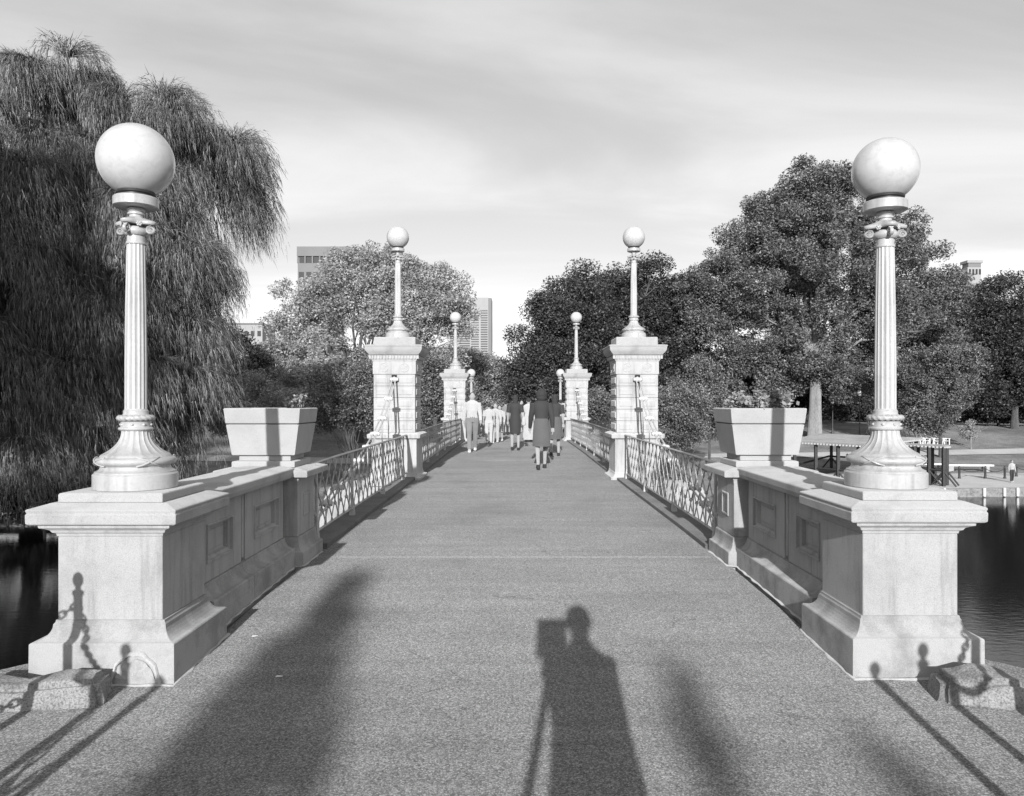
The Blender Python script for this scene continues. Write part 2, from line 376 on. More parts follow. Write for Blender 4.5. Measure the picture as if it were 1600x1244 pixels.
# far path beyond the bridge and quay by the boat landing
sheet('path', [-2.6, -1.3, 0, 1.3, 2.6], [37.4]+[38+2*i for i in range(40)], lambda x, y: max(terr(x, y), terr(0, y))+.03, M['gravel'])
def quayz(x, y): return -3.83
vs = []; xs = [14+2*i for i in range(40)]
for x in xs:
    for yy in (shore(x)-.15, shore(x)+4, shore(x)+9.5): vs.append((x, yy, -3.82))
fs = [(i*3+k, i*3+3+k, i*3+4+k, i*3+k+1) for i in range(len(xs)-1) for k in range(2)]
tag(MB().add(vs, fs).build('quay_paving', M['gravel']), kind='structure')
b = MB()
for i in range(len(xs)-1):
    x0, x1 = xs[i], xs[i+1]; y0, y1 = shore(x0)-.45, shore(x1)-.45
    b.add([(x0, y0, -5), (x1, y1, -5), (x1, y1+.5, -5), (x0, y0+.5, -5), (x0, y0, -3.79), (x1, y1, -3.79), (x1, y1+.5, -3.79), (x0, y0+.5, -3.79)],
          [(4, 5, 6, 7), (0, 1, 5, 4), (2, 3, 7, 6)])
tag(b.build('quay_wall', M['rough_granite']), kind='structure')
sheet('lawn_path', [12+3*i for i in range(26)], [0, 1], lambda x, y: 0, M['gravel'])
_lp = col.objects[-1]
for v in _lp.data.vertices:
    x = v.co.x; y = 67+.05*x+v.co.y*2.6; v.co = (x, y, terr(x, y)+.05)
sheet('lawn_path', [-60+3*i for i in range(20)], [0, 1], lambda x, y: 0, M['gravel'])
_lp = col.objects[-1]
for v in _lp.data.vertices:
    x = v.co.x; y = 62-.12*x+v.co.y*3.0; v.co = (x, y, terr(x, y)+.05)

# ------------------------------------------------------------------ stonework
def cavetto(z0, h0, z1, h1, n=6):   # concave quarter from wide low to narrow high
    out = []
    for i in range(n+1):
        a = math.pi/2*i/n
        out.append((z0+(z1-z0)*(1-math.cos(a)), h0+(h1-h0)*math.sin(a)))
    return out
def P(h2, d): return [(z, h, h*d) for z, h in h2]
def pedestal(loc, rz, label, kx=1.0, patch=False):
    t = thing('stone_pedestal', label, 'pedestal', loc, rz, 'lamp pedestals at the ends of the bridge')
    def pr(l, dk=0): return [(z, h*kx, h-dk) for z, h in l]
    base = [(0, .372), (.262, .370), (.268, .364)]+cavetto(.268, .362, .345, .292)+[(.352, .285), (.365, .283)]
    MB().rings(pr(base, .012)).build('plinth', M['granite_worn'], t, bevel=.006)
    MB().rings(pr([(.366, .276), (.372, .272), (.80, .272)])).build('die', M['granite'], t, bevel=.006)
    mould = [(.801, .276), (.815, .278), (.822, .292), (.835, .300), (.845, .318), (.852, .336), (.866, .338)]
    MB().rings(pr(mould)).build('bed_moulding', M['granite'], t, bevel=.003)
    MB().rings(pr([(.870, .372), (.878, .383), (.925, .384), (.930, .378), (.945, .384), (.951, .380), (.975, .300)], .015)).build('cap', M['granite_cap'], t, bevel=.004)
    MB().rings(pr([(.976, .272), (1.018, .272), (1.024, .266)])).build('cap_block', M['granite_cap'], t, bevel=.005)
    if patch:
        # old repair: an arched ring of pale mortar round a broken stone patch, low on the front
        b = MB(); cx, cz, r = .175, -.01, .125; n = 18; vs = []; fs = []
        for i in range(n+1):
            a = math.pi*(1-i/n)
            for rr, yy in ((r-.009, -.362), (r-.005, -.3745), (r+.003, -.374), (r+.007, -.362)):
                wob = 1+.03*math.sin(i*1.9); vs.append((cx+rr*wob*math.cos(a), yy, cz+.06+rr*1.35*wob*math.sin(a)))
        for i in range(n):
            for k in range(3): fs.append((i*4+k, i*4+k+1, i*4+5+k, i*4+4+k))
        b.add(vs, fs); b.build('mortar_ring', M['mortar'], t, smooth=40)
        b = MB(); vs = [(cx, -.376, cz+.10)]
        for i in range(n+1):
            a = math.pi*(1-i/n); vs.append((cx+(r-.02)*math.cos(a), -.366+.004*math.sin(i*2.3), cz+.06+(r-.02)*1.35*math.sin(a)))
        vs.append((cx+r-.02, -.364, 0.005)); vs.append((cx-r+.02, -.366, .005))
        b.add(vs, [(0, i+1, i) for i in range(1, len(vs)-1)]+[(0, 1, len(vs)-1)]); b.build('repair_patch', M['granite_worn'], t)
    return t
PED_L = (-2.112, 4.27, .0); PED_R = (2.095, 4.35, .0)
FAR = 2*MID
ped_l = pedestal(PED_L, 0, 'near granite lamp pedestal with chain shadows and an arched mortar repair on its plinth', 1.0, True)
ped_r = pedestal(PED_R, 0, 'near granite lamp pedestal beside the open dark water, its plinth stained', .925)
pedestal((-2.1, FAR-4.3, .02), math.pi, 'far end lamp pedestal behind the walker in the pale shirt')
pedestal((2.1, FAR-4.3, .02), math.pi, 'far end lamp pedestal behind the dark dressed walkers')

def parapet(x, y0, y1, label, dz=0):
    yc = (y0+y1)/2; L = (y1-y0)/2
    t = thing('parapet_wall', label, 'parapet', (x, yc, dz), 0, 'low panelled parapet walls')
    for a, c in ((-L, -.14), (-.136, L)):     # two plinth stones with a joint
        prof = [(.02, .275), (.283, .272), (.29, .265)]+cavetto(.29, .262, .372, .185)
        MB().rings([(z, h, (c-a)/2) for z, h in prof], 0, (a+c)/2).build('plinth_stone', M['granite_worn'], t, bevel=.005)
    MB().box(-.115, .115, -L, L, .373, .866).build('wall_core', M['granite'], t)
    for (a, c, pa, pc) in ((-.04, L, .14, L-.13), (-L, -.115, -L+.13, -.28)):
        for s in (-1, 1):
            b = MB(); x0 = s*.17
            b.panel(s, a, c, .373, .866, [(0, s*.14), (.002, x0)])
            b.f.pop()
            # face ring between slab edge and the panel moulding
            z0, z1 = .485, .735
            vs = [(x0, a+.002, .375), (x0, c-.002, .375), (x0, c-.002, .864), (x0, a+.002, .864), (x0, pa, z0), (x0, pc, z0), (x0, pc, z1), (x0, pa, z1)]
            fs = [(0, 1, 5, 4), (1, 2, 6, 5), (2, 3, 7, 6), (3, 0, 4, 7)]
            b.add(vs, fs if s > 0 else [f[::-1] for f in fs])
            b.panel(s, pa, pc, z0, z1, [(0, x0), (.004, s*.180), (.014, s*.180), (.019, s*.158), (.034, s*.150), (.040, s*.122), (.060, s*.120), (.064, s*.128)])
            b.build('wall_panel', M['granite'], t, bevel=.002)
    for s in (-1, 1):
        MB().box(min(s*.146, s*.168), max(s*.146, s*.168), -.098, -.06, .40, .866).build('pilaster_strip', M['granite'], t, bevel=.002)
    MB().rings([(.868, .235, L), (.874, .250, L), (.905, .262, L), (.945, .264, L), (.952, .258, L), (.968, .16, L)]).build('coping', M['granite_cap'], t, bevel=.004)
    return t
parapet(-2.10, 4.655, 6.37, 'panelled granite parapet on the shaded side, from the mortar repaired pedestal to the planter post')
parapet(2.10, 4.74, 6.37, 'panelled granite parapet on the water side, lamp shadow lying along its coping')
parapet(-2.10, FAR-6.37, FAR-4.68, 'far parapet wall before the pale shirted walker side end pedestal', .02)
parapet(2.10, FAR-6.37, FAR-4.68, 'far parapet wall beyond the second pair of piers, behind the dark dressed walkers', .02)

def gate_post(x, y, label, s):
    t = thing('planter_post', label, 'stone post', (x, y, .06), 0, 'short stone posts under the planters')
    MB().rings([(z, h, h*.93) for z, h in [(0, .352), (.19, .350), (.197, .343)]+cavetto(.197, .34, .30, .30)+[(.31, .296)]]).build('plinth', M['granite_worn'], t, bevel=.005)
    MB().rings([(.312, .286, .26), (.62, .286, .26), (.74, .287, .262), (.78, .292, .27), (.805, .31, .29), (.81, .325, .30)]).build('die', M['granite'], t, bevel=.004)
    for q in (-1, 1):
        MB().panel(q, -.10, .10, .46, .66, [(0, q*.2865), (.006, q*.294), (.018, q*.294), (.024, q*.289)]).build('sunk_panel', M['granite'], t)
    MB().rings([(.812, .372, .335), (.818, .39, .35), (.865, .39, .35), (.870, .384, .344), (.893, .28, .27)]).build('cap', M['granite_cap'], t, bevel=.004)
    return t
for s, lab in ((-1, 'stone post under the planter with no plants showing, shaded side'), (1, 'stone post under the leafy planter, sunlit near the water')):
    gate_post(s*2.11, 6.68, lab, s)
    gate_post(s*2.11, FAR-6.68, ['', 'far stone post behind the dark dressed walkers', 'far stone post behind the pale shirted walker'][s], s)

def bead(s, pts, nm='mortar_bead'):
    P_ = []
    for (a, c), (a2, c2) in zip(pts[:-1], pts[1:]):
        n = max(1, int(math.hypot(a2-a, c2-c)/.09))
        for i in range(n): x_, y_ = a+(a2-a)*i/n, c+(c2-c)*i/n; P_.append((s*(x_+.006*math.sin(y_*31+x_*17)), y_+.006*math.sin(x_*40+y_*9), deck(y_)+.001))
    tag(MB().tube(P_, [.011+.005*math.sin(i*2.1) for i in range(len(P_))], 6, flat=.6).build(nm, M['mortar'], smooth=60), kind='structure')
bead(-1, [(2.47, 3.892), (1.738, 3.892), (1.738, 4.64), (1.82, 4.66), (1.82, 6.32), (1.75, 6.345), (1.75, 7.02)])
bead(1, [(2.43, 3.972), (1.748, 3.972), (1.748, 4.72), (1.82, 4.75), (1.82, 6.32), (1.75, 6.345), (1.75, 7.02)])
def planter(x, y, label):
    t = thing('stone_planter', label, 'planter', (x, y, .955), 0, 'square tapered planters')
    MB().rings([(0, .262, .25), (.045, .262, .25), (.05, .256, .244)]).build('foot_slab', M['concrete'], t, bevel=.004)
    MB().rings([(.051, .215, .205), (.098, .215, .205)]).build('neck', M['concrete'], t, bevel=.006)
    MB().rings([(.10, .254, .24), (.105, .262, .246), (.352, .300, .272), (.356, .297, .269)]).build('bowl', M['concrete'], t, bevel=.005)
    prof = [(.366, .300, .272), (.370, .304, .276), (.485, .316, .288), (.492, .311, .283), (.492, .265, .237), (.46, .262, .234)]
    MB().rings(prof).build('rim', M['concrete'], t, bevel=.004)
    MB().rings([(.353, .285, .258), (.372, .285, .258)]).build('joint', M['joint'], t)
    MB().box(-.255, .255, -.228, .228, .4615, .47).build('soil', M['soil'], t)
    return t
planter(-2.10, 6.63, 'square concrete planter with a lamp shadow down its front and no plants showing')
planter(2.10, 6.66, 'square concrete planter full of small leafy plants beside the lagoon')
planter(-2.10, FAR-6.63, 'far concrete planter hidden beyond the piers on the pale shirted walker side')
planter(2.10, FAR-6.63, 'far concrete planter beyond the piers on the dark dressed walkers side')

# ------------------------------------------------------------------ leaves
def np_mesh(name, V, nper, mt):
    me = bpy.data.meshes.new(name); V = np.asarray(V, dtype=np.float32).reshape(-1, 3); n = len(V)//nper
    me.vertices.add(len(V)); me.vertices.foreach_set('co', V.ravel())
    me.loops.add(len(V)); me.loops.foreach_set('vertex_index', np.arange(len(V), dtype=np.int32))
    me.polygons.add(n); me.polygons.foreach_set('loop_start', np.arange(0, len(V), nper, dtype=np.int32))
    try: me.polygons.foreach_set('loop_total', np.full(n, nper, dtype=np.int32))
    except Exception: pass
    me.update(); me.validate(); me.materials.append(mt); return me
def leaves(C, L, W, rg, nper=4, up=.5):
    n = len(C); u = rg.normal(size=(n, 3)); u[:, 2] *= .6; u /= np.linalg.norm(u, axis=1)[:, None]
    nn = rg.normal(size=(n, 3)); nn[:, 2] += up; v = np.cross(nn, u); v /= (np.linalg.norm(v, axis=1)[:, None]+1e-9)
    s = rg.uniform(.65, 1.35, n)[:, None]
    a = C+u*L*s*.5; b_ = C+v*W*s*.5; c = C-u*L*s*.5; d = C-v*W*s*.5
    return np.stack([a, b_, c, d] if nper == 4 else [a, c+v*W*s*.5, c-v*W*s*.5], axis=1)
def cluster_cloud(lobes, nclus, per, size, rg, hollow=.35, gap=0.0):
    # lobes (cx,cy,cz,rx,ry,rz)
    A = np.array(lobes, float); wgt = (A[:, 3]*A[:, 5]+A[:, 3]*A[:, 4]+A[:, 4]*A[:, 5]); wgt /= wgt.sum()
    idx = rg.choice(len(A), nclus, p=wgt); d = rg.normal(size=(nclus, 3)); d /= np.linalg.norm(d, axis=1)[:, None]
    rr = rg.uniform(0, 1, nclus)**hollow
    ctr = A[idx, :3]+d*rr[:, None]*A[idx, 3:6]
    cs = size*rg.uniform(.55, 1.3, nclus)
    k = np.maximum((per*(cs/size)**2).astype(int), 6)
    rep = np.repeat(np.arange(nclus), k); q = rg.normal(size=(len(rep), 3)); q /= np.linalg.norm(q, axis=1)[:, None]
    q *= (rg.uniform(0, 1, len(rep))**.45)[:, None]; q[:, 2] *= .78
    return ctr, ctr[rep]+q*cs[rep][:, None]
def limbs(base, fork_z, ctrs, nl, r0, rg, mt, t, name='trunk', spread=.35):
    # trunk plus curved limbs reaching for cluster centres; local coordinates, base at 0
    b = MB(); H = fork_z; lean = rg.normal(size=2)*.03*H
    b.tube([(0, 0, -.3), (0, 0, .0), (lean[0]*.3, lean[1]*.3, H*.35), (lean[0], lean[1], H)], [r0*1.7, r0*1.25, r0, r0*.82], 10)
    order = rg.permutation(len(ctrs))[:nl]
    for i in order:
        c = ctrs[i]*.93; st = Vector((lean[0], lean[1], H*rg.uniform(.82, 1.0))); e = Vector(c)
        mid = st.lerp(e, .45); mid.z += (e-st).length*.10; mid.x += rg.normal()*.4; mid.y += rg.normal()*.4
        q = st.lerp(mid, .5)+Vector((rg.normal(), rg.normal(), rg.normal()))*.2; q2 = mid.lerp(e, .5)+Vector((rg.normal(), rg.normal(), rg.normal()))*.4
        r = r0*rg.uniform(.28, .55); b.tube([st, q, mid, q2, e], [r, r*.75, r*.5, r*.3, r*.1], 6)
        for _ in range(2):
            e2 = e+Vector((rg.uniform(-1, 1), rg.uniform(-1, 1), rg.uniform(-1, .1)))*(e-st).length*.12
            b.tube([q2, q2.lerp(e2, .5)+Vector((0, 0, .3)), e2], [r*.28, r*.18, r*.05], 5)
    return b.build(name, mt, t, smooth=60)
def tree(px, d, lobes_px, leaf, label, name='tree', nclus=300, per=120, size=1.1, L=.28, seed=1, trunk_r=.3, bark='bark', fork=None,
         nl=26, hollow=.4, nper=4, depth=.85, zbase=None, cat='tree', group='trees in the park', up=.5):
    rg = np.random.default_rng(seed); x = X(px, d); zb = terr(x, d) if zbase is None else zbase
    t = thing(name, label, cat, (x, d, zb-.02), 0, group)
    lobes = []
    for (cx_, cy_, rx, ry) in lobes_px:
        k = d/F; lobes.append((X(cx_, d)-x, rg.uniform(-.25, .25)*rx*k, Z(cy_, d)-zb, rx*k, rx*k*depth, ry*k))
    ctr, C = cluster_cloud(lobes, nclus, per, size, rg, hollow)
    C = C[C[:, 2] > .3]
    o = put('crown', np_mesh('crown', leaves(C, L, L*.62, rg, nper, up), nper, M[leaf]), t); o['kind'] = 'stuff'
    zc = min(l[2]-l[5]*.3 for l in lobes); limbs(None, fork if fork else max(zc*.8, 1.2), ctr, nl, trunk_r, rg, M[bark], t)
    return t

# big elm to the right of the bridge
tree(1273, 80, [(1280, 305, 62, 62), (1215, 335, 56, 56), (1245, 350, 80, 70), (1335, 330, 60, 60), (1400, 395, 62, 62), (1170, 405, 75, 60), (1110, 450, 58, 55), (1270, 430, 150, 110), (1170, 500, 110, 75), (1360, 500, 90, 75), (1300, 560, 110, 62), (1215, 590, 80, 42)],
     'leaf_elm', 'tallest tree, huge rounded elm with a pale thick trunk behind the boat landing', 'elm_tree', 780, 470, 1.25, .22, 3, .62, 'bark_pale', 8.5, 40, .5, 3, .75)
# pale broad tree behind the first pier
tree(560, 76, [(570, 460, 115, 75), (480, 500, 75, 68), (660, 490, 80, 80), (610, 420, 60, 40), (520, 590, 100, 62), (640, 590, 90, 60), (440, 560, 38, 58), (700, 470, 35, 45)],
     'leaf_pale', 'broad pale leaved tree with dark limbs showing, in front of the grey office tower', 'broad_tree', 560, 260, 1.15, .23, 5, .5, 'bark', 4.5, 60, .5, 3, .7)
# dark round tree between willow and pale tree
tree(372, 70, [(372, 572, 46, 62), (345, 630, 35, 50)], 'leaf_dark', 'dark dense tree between the willow and the pale broad tree', 'dark_tree', 149, 255, 1.0, 0.207, 7, .25, nl=12, nper=3)
# small tree close to the pier
tree(553, 52, [(545, 620, 62, 42), (520, 650, 42, 28), (575, 590, 35, 26), (588, 650, 30, 32)], 'leaf_mid', 'small spreading tree with slim trunk beside the first pier on the willow side', 'small_tree', 241, 187, .62, 0.126, 8, .12, fork=1.9, nl=26, nper=4)
tree(415, 62, [(415, 625, 45, 36), (400, 600, 25, 20)], 'leaf_pale', 'pale feathery shrub right behind the planter with no plants', 'shrub', 103, 187, .7, 0.148, 9, .08, nl=10, nper=3, cat='shrub', group='shrubs along the bank')
tree(680, 66, [(690, 620, 45, 48), (668, 580, 30, 26)], 'leaf_mid', 'mid grey tree showing between the first and second piers on the willow side', 'tree', 149, 221, .9, 0.185, 10, .2, nl=12, nper=3)
tree(750, 95, [(752, 600, 34, 44), (770, 585, 26, 30), (735, 580, 25, 30)], 'leaf_pale', 'pale tree at the end of the bridge below the banded tower', 'tree', 195, 221, 1.0, 0.222, 12, .25, nl=10, nper=3)
tree(880, 74, [(850, 560, 55, 72), (900, 500, 65, 70), (940, 560, 60, 70), (820, 590, 42, 52), (855, 490, 28, 30)], 'leaf_dark', 'dark drooping tree over the centre of the walkway end', 'tree', 379, 289, 1.2, 0.222, 13, .4, nl=26, nper=3, hollow=.45)
tree(1015, 84, [(1010, 465, 70, 72), (950, 470, 55, 50), (1065, 500, 50, 66), (1010, 560, 80, 60), (920, 440, 26, 24)], 'leaf_dark', 'dark tree rising behind the first pier on the water side, left of the elm', 'tree', 413, 289, 1.35, 0.252, 14, .4, nl=26, nper=3, hollow=.45)
tree(1065, 50, [(1066, 650, 44, 50), (1050, 625, 28, 30)], 'leaf_mid', 'rounded leafy shrub close beside the first pier on the water side', 'shrub', 218, 204, .55, 0.118, 15, .08, nl=14, nper=4, cat='shrub', group='shrubs along the bank', fork=.8)
tree(1108, 58, [(1105, 605, 34, 40), (1090, 575, 22, 22), (1118, 650, 30, 34)], 'leaf_mid', 'loose pale young tree behind the rounded shrub by the pier', 'small_tree', 126, 187, .7, 0.148, 16, .1, nl=16, nper=4)
tree(1470, 68, [(1468, 600, 58, 62), (1490, 560, 38, 34), (1450, 650, 42, 30)], 'leaf_elm', 'mid sized round tree right of the near lamp on the water side', 'tree', 299, 238, .85, 0.163, 17, .16, nl=24, nper=3)
tree(1585, 84, [(1580, 500, 62, 70), (1620, 560, 80, 80), (1560, 580, 60, 60)], 'leaf_dark', 'dark tall tree at the right edge behind the lagoon', 'tree', 379, 289, 1.3, 0.252, 18, .35, nl=20, nper=3, hollow=.45)
tree(1490, 105, [(1460, 480, 60, 60), (1505, 484, 64, 64), (1420, 540, 60, 70)], 'leaf_elm', 'wide tree below the white cornice building', 'tree', 333, 289, 1.6, 0.311, 19, .35, nl=20, nper=3)
tree(1340, 108, [(1340, 600, 90, 50), (1250, 600, 90, 45)], 'leaf_dark', 'dark low tree filling the shade behind the elm trunk', 'tree', 276, 289, 1.8, 0.333, 20, .35, nl=10, nper=3)
tree(1150, 102, [(1150, 590, 80, 55), (1080, 600, 60, 50)], 'leaf_dark', 'dark tree in the shade between elm and walkway', 'tree', 252, 289, 1.6, 0.311, 21, .35, nl=10, nper=3)
tree(1480, 120, [(1470, 610, 90, 55), (1570, 600, 90, 60)], 'leaf_dark', 'dark tree mass behind the round tree by the lagoon', 'tree', 276, 289, 1.9, 0.355, 22, .35, nl=10, nper=3)
tree(500, 112, [(470, 620, 90, 42), (580, 620, 90, 45)], 'leaf_dark', 'dark low tree in the shade under the pale broad tree', 'tree', 252, 289, 1.8, 0.333, 23, .35, nl=10, nper=3)
tree(700, 125, [(690, 600, 70, 55), (780, 610, 60, 45)], 'leaf_mid', 'far tree behind the end of the bridge', 'tree', 252, 272, 1.7, 0.333, 24, .35, nl=10, nper=3)
tree(320, 100, [(330, 610, 60, 55), (260, 600, 70, 65)], 'leaf_dark', 'dark tree behind the willow fronds', 'tree', 229, 272, 1.7, 0.333, 25, .35, nl=8, nper=3)
tree(960, 120, [(930, 600, 70, 50), (860, 620, 60, 36)], 'leaf_dark', 'far dark tree beyond the walkers', 'tree', 229, 272, 1.8, 0.333, 26, .35, nl=8, nper=3)
tree(940, 56, [(935, 632, 26, 24)], 'leaf_mid', 'small shrub between the two piers on the water side', 'shrub', 80, 170, .5, 0.126, 27, .06, nl=8, nper=3, cat='shrub', group='shrubs along the bank', fork=.6)
tree(1560, 88, [(1575, 640, 60, 36), (1530, 650, 40, 30), (1610, 625, 50, 46)], 'leaf_dark', 'low dark bushy tree at the right edge above the lone person', 'tree', 200, 200, .9, .25, 29, .15, nl=10, nper=3)
tree(1420, 96, [(1415, 640, 50, 34), (1340, 645, 60, 28)], 'leaf_dark', 'low dark bush behind the pale clothed person on the lawn', 'shrub', 160, 180, .9, .26, 30, .1, nl=8, nper=3, cat='shrub', group='shrubs along the bank')
g = gpt(1517, 702)
tree(1517, g.y, [(1516, 672, 14, 16)], 'leaf_pale', 'slender staked sapling on the sunlit slope by the white chairs', 'sapling', 27, 85, .35, 0.118, 28, .05, 'bark_pale', nl=6, nper=3, group='young trees', fork=1.2)

# weeping willows
def willow(x, y, lobes, label, ntuft, seed, zb, nst=250, trunk=.45):
    rg = np.random.default_rng(seed); t = thing('willow_tree', label, 'tree', (x, y, zb), 0, 'weeping willows on the bank')
    A = np.array(lobes, float); wgt = A[:, 3]*A[:, 5]; wgt /= wgt.sum()
    big = 4000; idx = rg.choice(len(A), big, p=wgt); d = rg.normal(size=(big, 3)); d[:, 2] = np.abs(d[:, 2])*.9-.35; d[:, 1] -= .25; d /= np.linalg.norm(d, axis=1)[:, None]
    anc = A[idx, :3]+d*(rg.uniform(0, 1, big)**.15)[:, None]*A[idx, 3:6]
    keep_ = []
    for q in range(big):      # boughs keep a distance from one another, so dark hollows stay between them
        if len(keep_) >= ntuft: break
        if all(abs(anc[q, 0]-anc[w_, 0])+abs(anc[q, 2]-anc[w_, 2])*.9+abs(anc[q, 1]-anc[w_, 1])*.6 > 2.0 for w_ in keep_): keep_.append(q)
    nf = len(keep_); back = rg.choice(big, 75, replace=False); anb = A[idx[back], :3]+d[back]*A[idx[back], 3:6]*.45; anb[:, 1] += 1.2
    anc = np.concatenate([anc[keep_], anb]); d = np.concatenate([d[keep_], d[back]]); ntuft = len(anc)
    out = []; nn = 14
    for i in range(ntuft):
        ns = int(nst*rg.uniform(.6, 1.4)*(1 if i < nf else .55)); az0 = math.atan2(d[i, 1]-.3, d[i, 0]+.15); R0 = rg.uniform(1.0, 2.3); D0 = rg.uniform(1.4, 3.6)*(.75 if d[i, 2] > .5 else 1)
        az = az0+rg.normal(size=ns)*.8; reach = R0*np.where(rg.uniform(size=ns) < .7, rg.uniform(.7, 1.1, ns), rg.uniform(.1, .8, ns)); drop = D0*rg.uniform(.3, 1.1, ns)
        lift = rg.uniform(.2, .45, ns)*reach*.6+.1
        tt = np.clip(np.linspace(0, 1, nn)[None, :]+rg.uniform(-.03, .03, (ns, nn)), 0, 1)
        out_r = reach[:, None]*(1-np.exp(-3.6*tt)); wind = .16*tt**1.5*drop[:, None]
        px_ = anc[i, 0]+np.cos(az)[:, None]*out_r+wind+rg.normal(size=(ns, 1))*.07
        py_ = anc[i, 1]+np.sin(az)[:, None]*out_r+rg.normal(size=(ns, 1))*.07
        pz_ = anc[i, 2]+lift[:, None]*np.sin(np.clip(tt*5, 0, math.pi))-drop[:, None]*tt**1.5
        Pp = np.stack([px_, py_, pz_], -1)
        T = np.gradient(Pp, axis=1); T /= (np.linalg.norm(T, axis=2)[..., None]+1e-9)
        C = Pp.reshape(-1, 3)+rg.normal(size=(ns*nn, 3))*.03; Tf = T.reshape(-1, 3)+rg.normal(size=C.shape)*.15; Tf /= np.linalg.norm(Tf, axis=1)[:, None]
        Sv = np.cross(Tf, rg.normal(size=C.shape)); Sv /= (np.linalg.norm(Sv, axis=1)[:, None]+1e-9)
        Ls = rg.uniform(.22, .60, len(C))[:, None]; Wd = rg.uniform(.007, .016, len(C))[:, None]
        keep = C[:, 2] > .15
        out.append(np.stack([C-Sv*Wd, C+Sv*Wd, C+Tf*Ls], 1)[keep])
    V = np.concatenate(out); o = put('crown', np_mesh('crown', V, 3, M['leaf_willow']), t); o['kind'] = 'stuff'
    limbs(None, 4.5, anc*np.array([.85, .85, .9]), 46, trunk, rg, M['bark'], t)
    return t
def lob(x0, y0, zb, d, L):
    k = d/F; return [(X(a, d)-x0, oy-3.2, Z(b, d)-zb, rx*k, rx*k*dp, ry*k) for a, b, rx, ry, oy, dp in L]
zb = -3.86
xw, yw = X(50, 37), 37.0
willow(xw, yw, lob(xw, yw, zb, 33, [(70, 120, 62, 62, 0, .9), (10, 150, 70, 80, 0, .9), (20, 300, 95, 90, -1, .9), (100, 260, 60, 90, -.5, .9), (-60, 260, 110, 160, 0, .9), (60, 430, 100, 90, -1.5, .8), (10, 560, 110, 80, -1.5, .8), (110, 590, 70, 80, -1, .8), (-40, 480, 90, 120, 0, .8), (40, 680, 100, 50, -1.0, .7)]),
       'taller weeping willow at the left edge, hanging over the dark water', 170, 31, zb)
xw, yw = X(260, 37.5), 37.5
willow(xw, yw, lob(xw, yw, zb, 34, [(225, 190, 62, 50, 0, .9), (285, 212, 56, 50, 0, .9), (330, 232, 36, 38, 0, .8), (215, 320, 80, 80, -.5, .8), (325, 280, 40, 42, 0, .7), (280, 400, 60, 65, -1, .8), (190, 460, 80, 90, -1, .8), (268, 500, 34, 60, 0, .7), (255, 570, 50, 60, -1, .8), (180, 600, 60, 70, -.5, .8), (285, 640, 28, 34, -.5, .7)]),
       'weeping willow with trailing fronds directly behind the big left globe lamp', 150, 32, zb)
for i_, (px_, dd_, rr_, lab_) in enumerate(((-15, 34.6, 62, 'added dark shrub in place of bank shade, at the left edge under the taller willow'), (70, 35.0, 58, 'added dark shrub in place of bank shade, under the fronds left of the big lamp'), (150, 34.8, 50, 'added dark shrub in place of bank shade, hidden behind the big lamp'),
                                 (235, 35.2, 52, 'added dark shrub in place of bank shade, right behind the foot of the big lamp'), (310, 35.6, 40, 'added dark shrub in place of bank shade, at the right foot of the weeping willow'), (-110, 35.0, 62, 'added dark shrub in place of bank shade, outside the left edge'))):
    tree(px_, dd_, [(px_, 785, rr_, 34), (px_+rr_*.4, 800, rr_*.7, 24)], 'leaf_dark', lab_, 'shrub', 120, 150, .5, .14, 200+i_, .05, nl=8, nper=3, cat='shrub', group='dark shrubs added in place of shade under the willows', fork=.4, zbase=-3.95)  # shrubs added to keep the bank and its reflection dark below the fronds
# planter plants
def planter_plant(x, y, label, n, seed, sz=.09, L=.045):
    rg = np.random.default_rng(seed); t = thing('planter_plant', label, 'plant', (x, y, 1.42), 0, 'leafy plants in the planter')
    C = []; b = MB()
    for i in range(n):
        c = np.array([rg.uniform(-.08, .08), rg.uniform(-.10, .10), rg.uniform(.05, .15)])
        b.tube([(c[0]*.4, c[1]*.4, 0), (c[0]*.8, c[1]*.8, c[2]*.6), tuple(c)], [.004, .003, .002], 4)
        C.append(c+rg.normal(size=(46, 3))*np.array([.026, .026, .022]))
    b.build('stem', M['bark'], t)
    o = put('leaf_cluster', np_mesh('leaf_cluster', leaves(np.concatenate(C), L, L*.6, rg, 4, 1.0), 4, M['leaf_pale']), t); o['kind'] = 'stuff'
for i, (xx, yy, n, lab) in enumerate([(1.93, 6.6, 8, 'small leafy plant at the walkway corner of the planter'), (2.02, 6.52, 8, 'low leafy plant second from the walkway in the planter'), (2.11, 6.62, 5, 'lowest leafy plant in the middle of the planter, behind the lamp shadow'),
                                      (2.20, 6.55, 9, 'tall leafy plant right of the lamp shadow in the planter'), (2.29, 6.62, 9, 'leafy plant at the water corner of the planter')]):
    planter_plant(xx, yy, lab, n, 50+i)
planter_plant(-1.90, 6.75, 'tiny leafy sprig peeping over the rim of the planter on the shaded side', 3, 70)

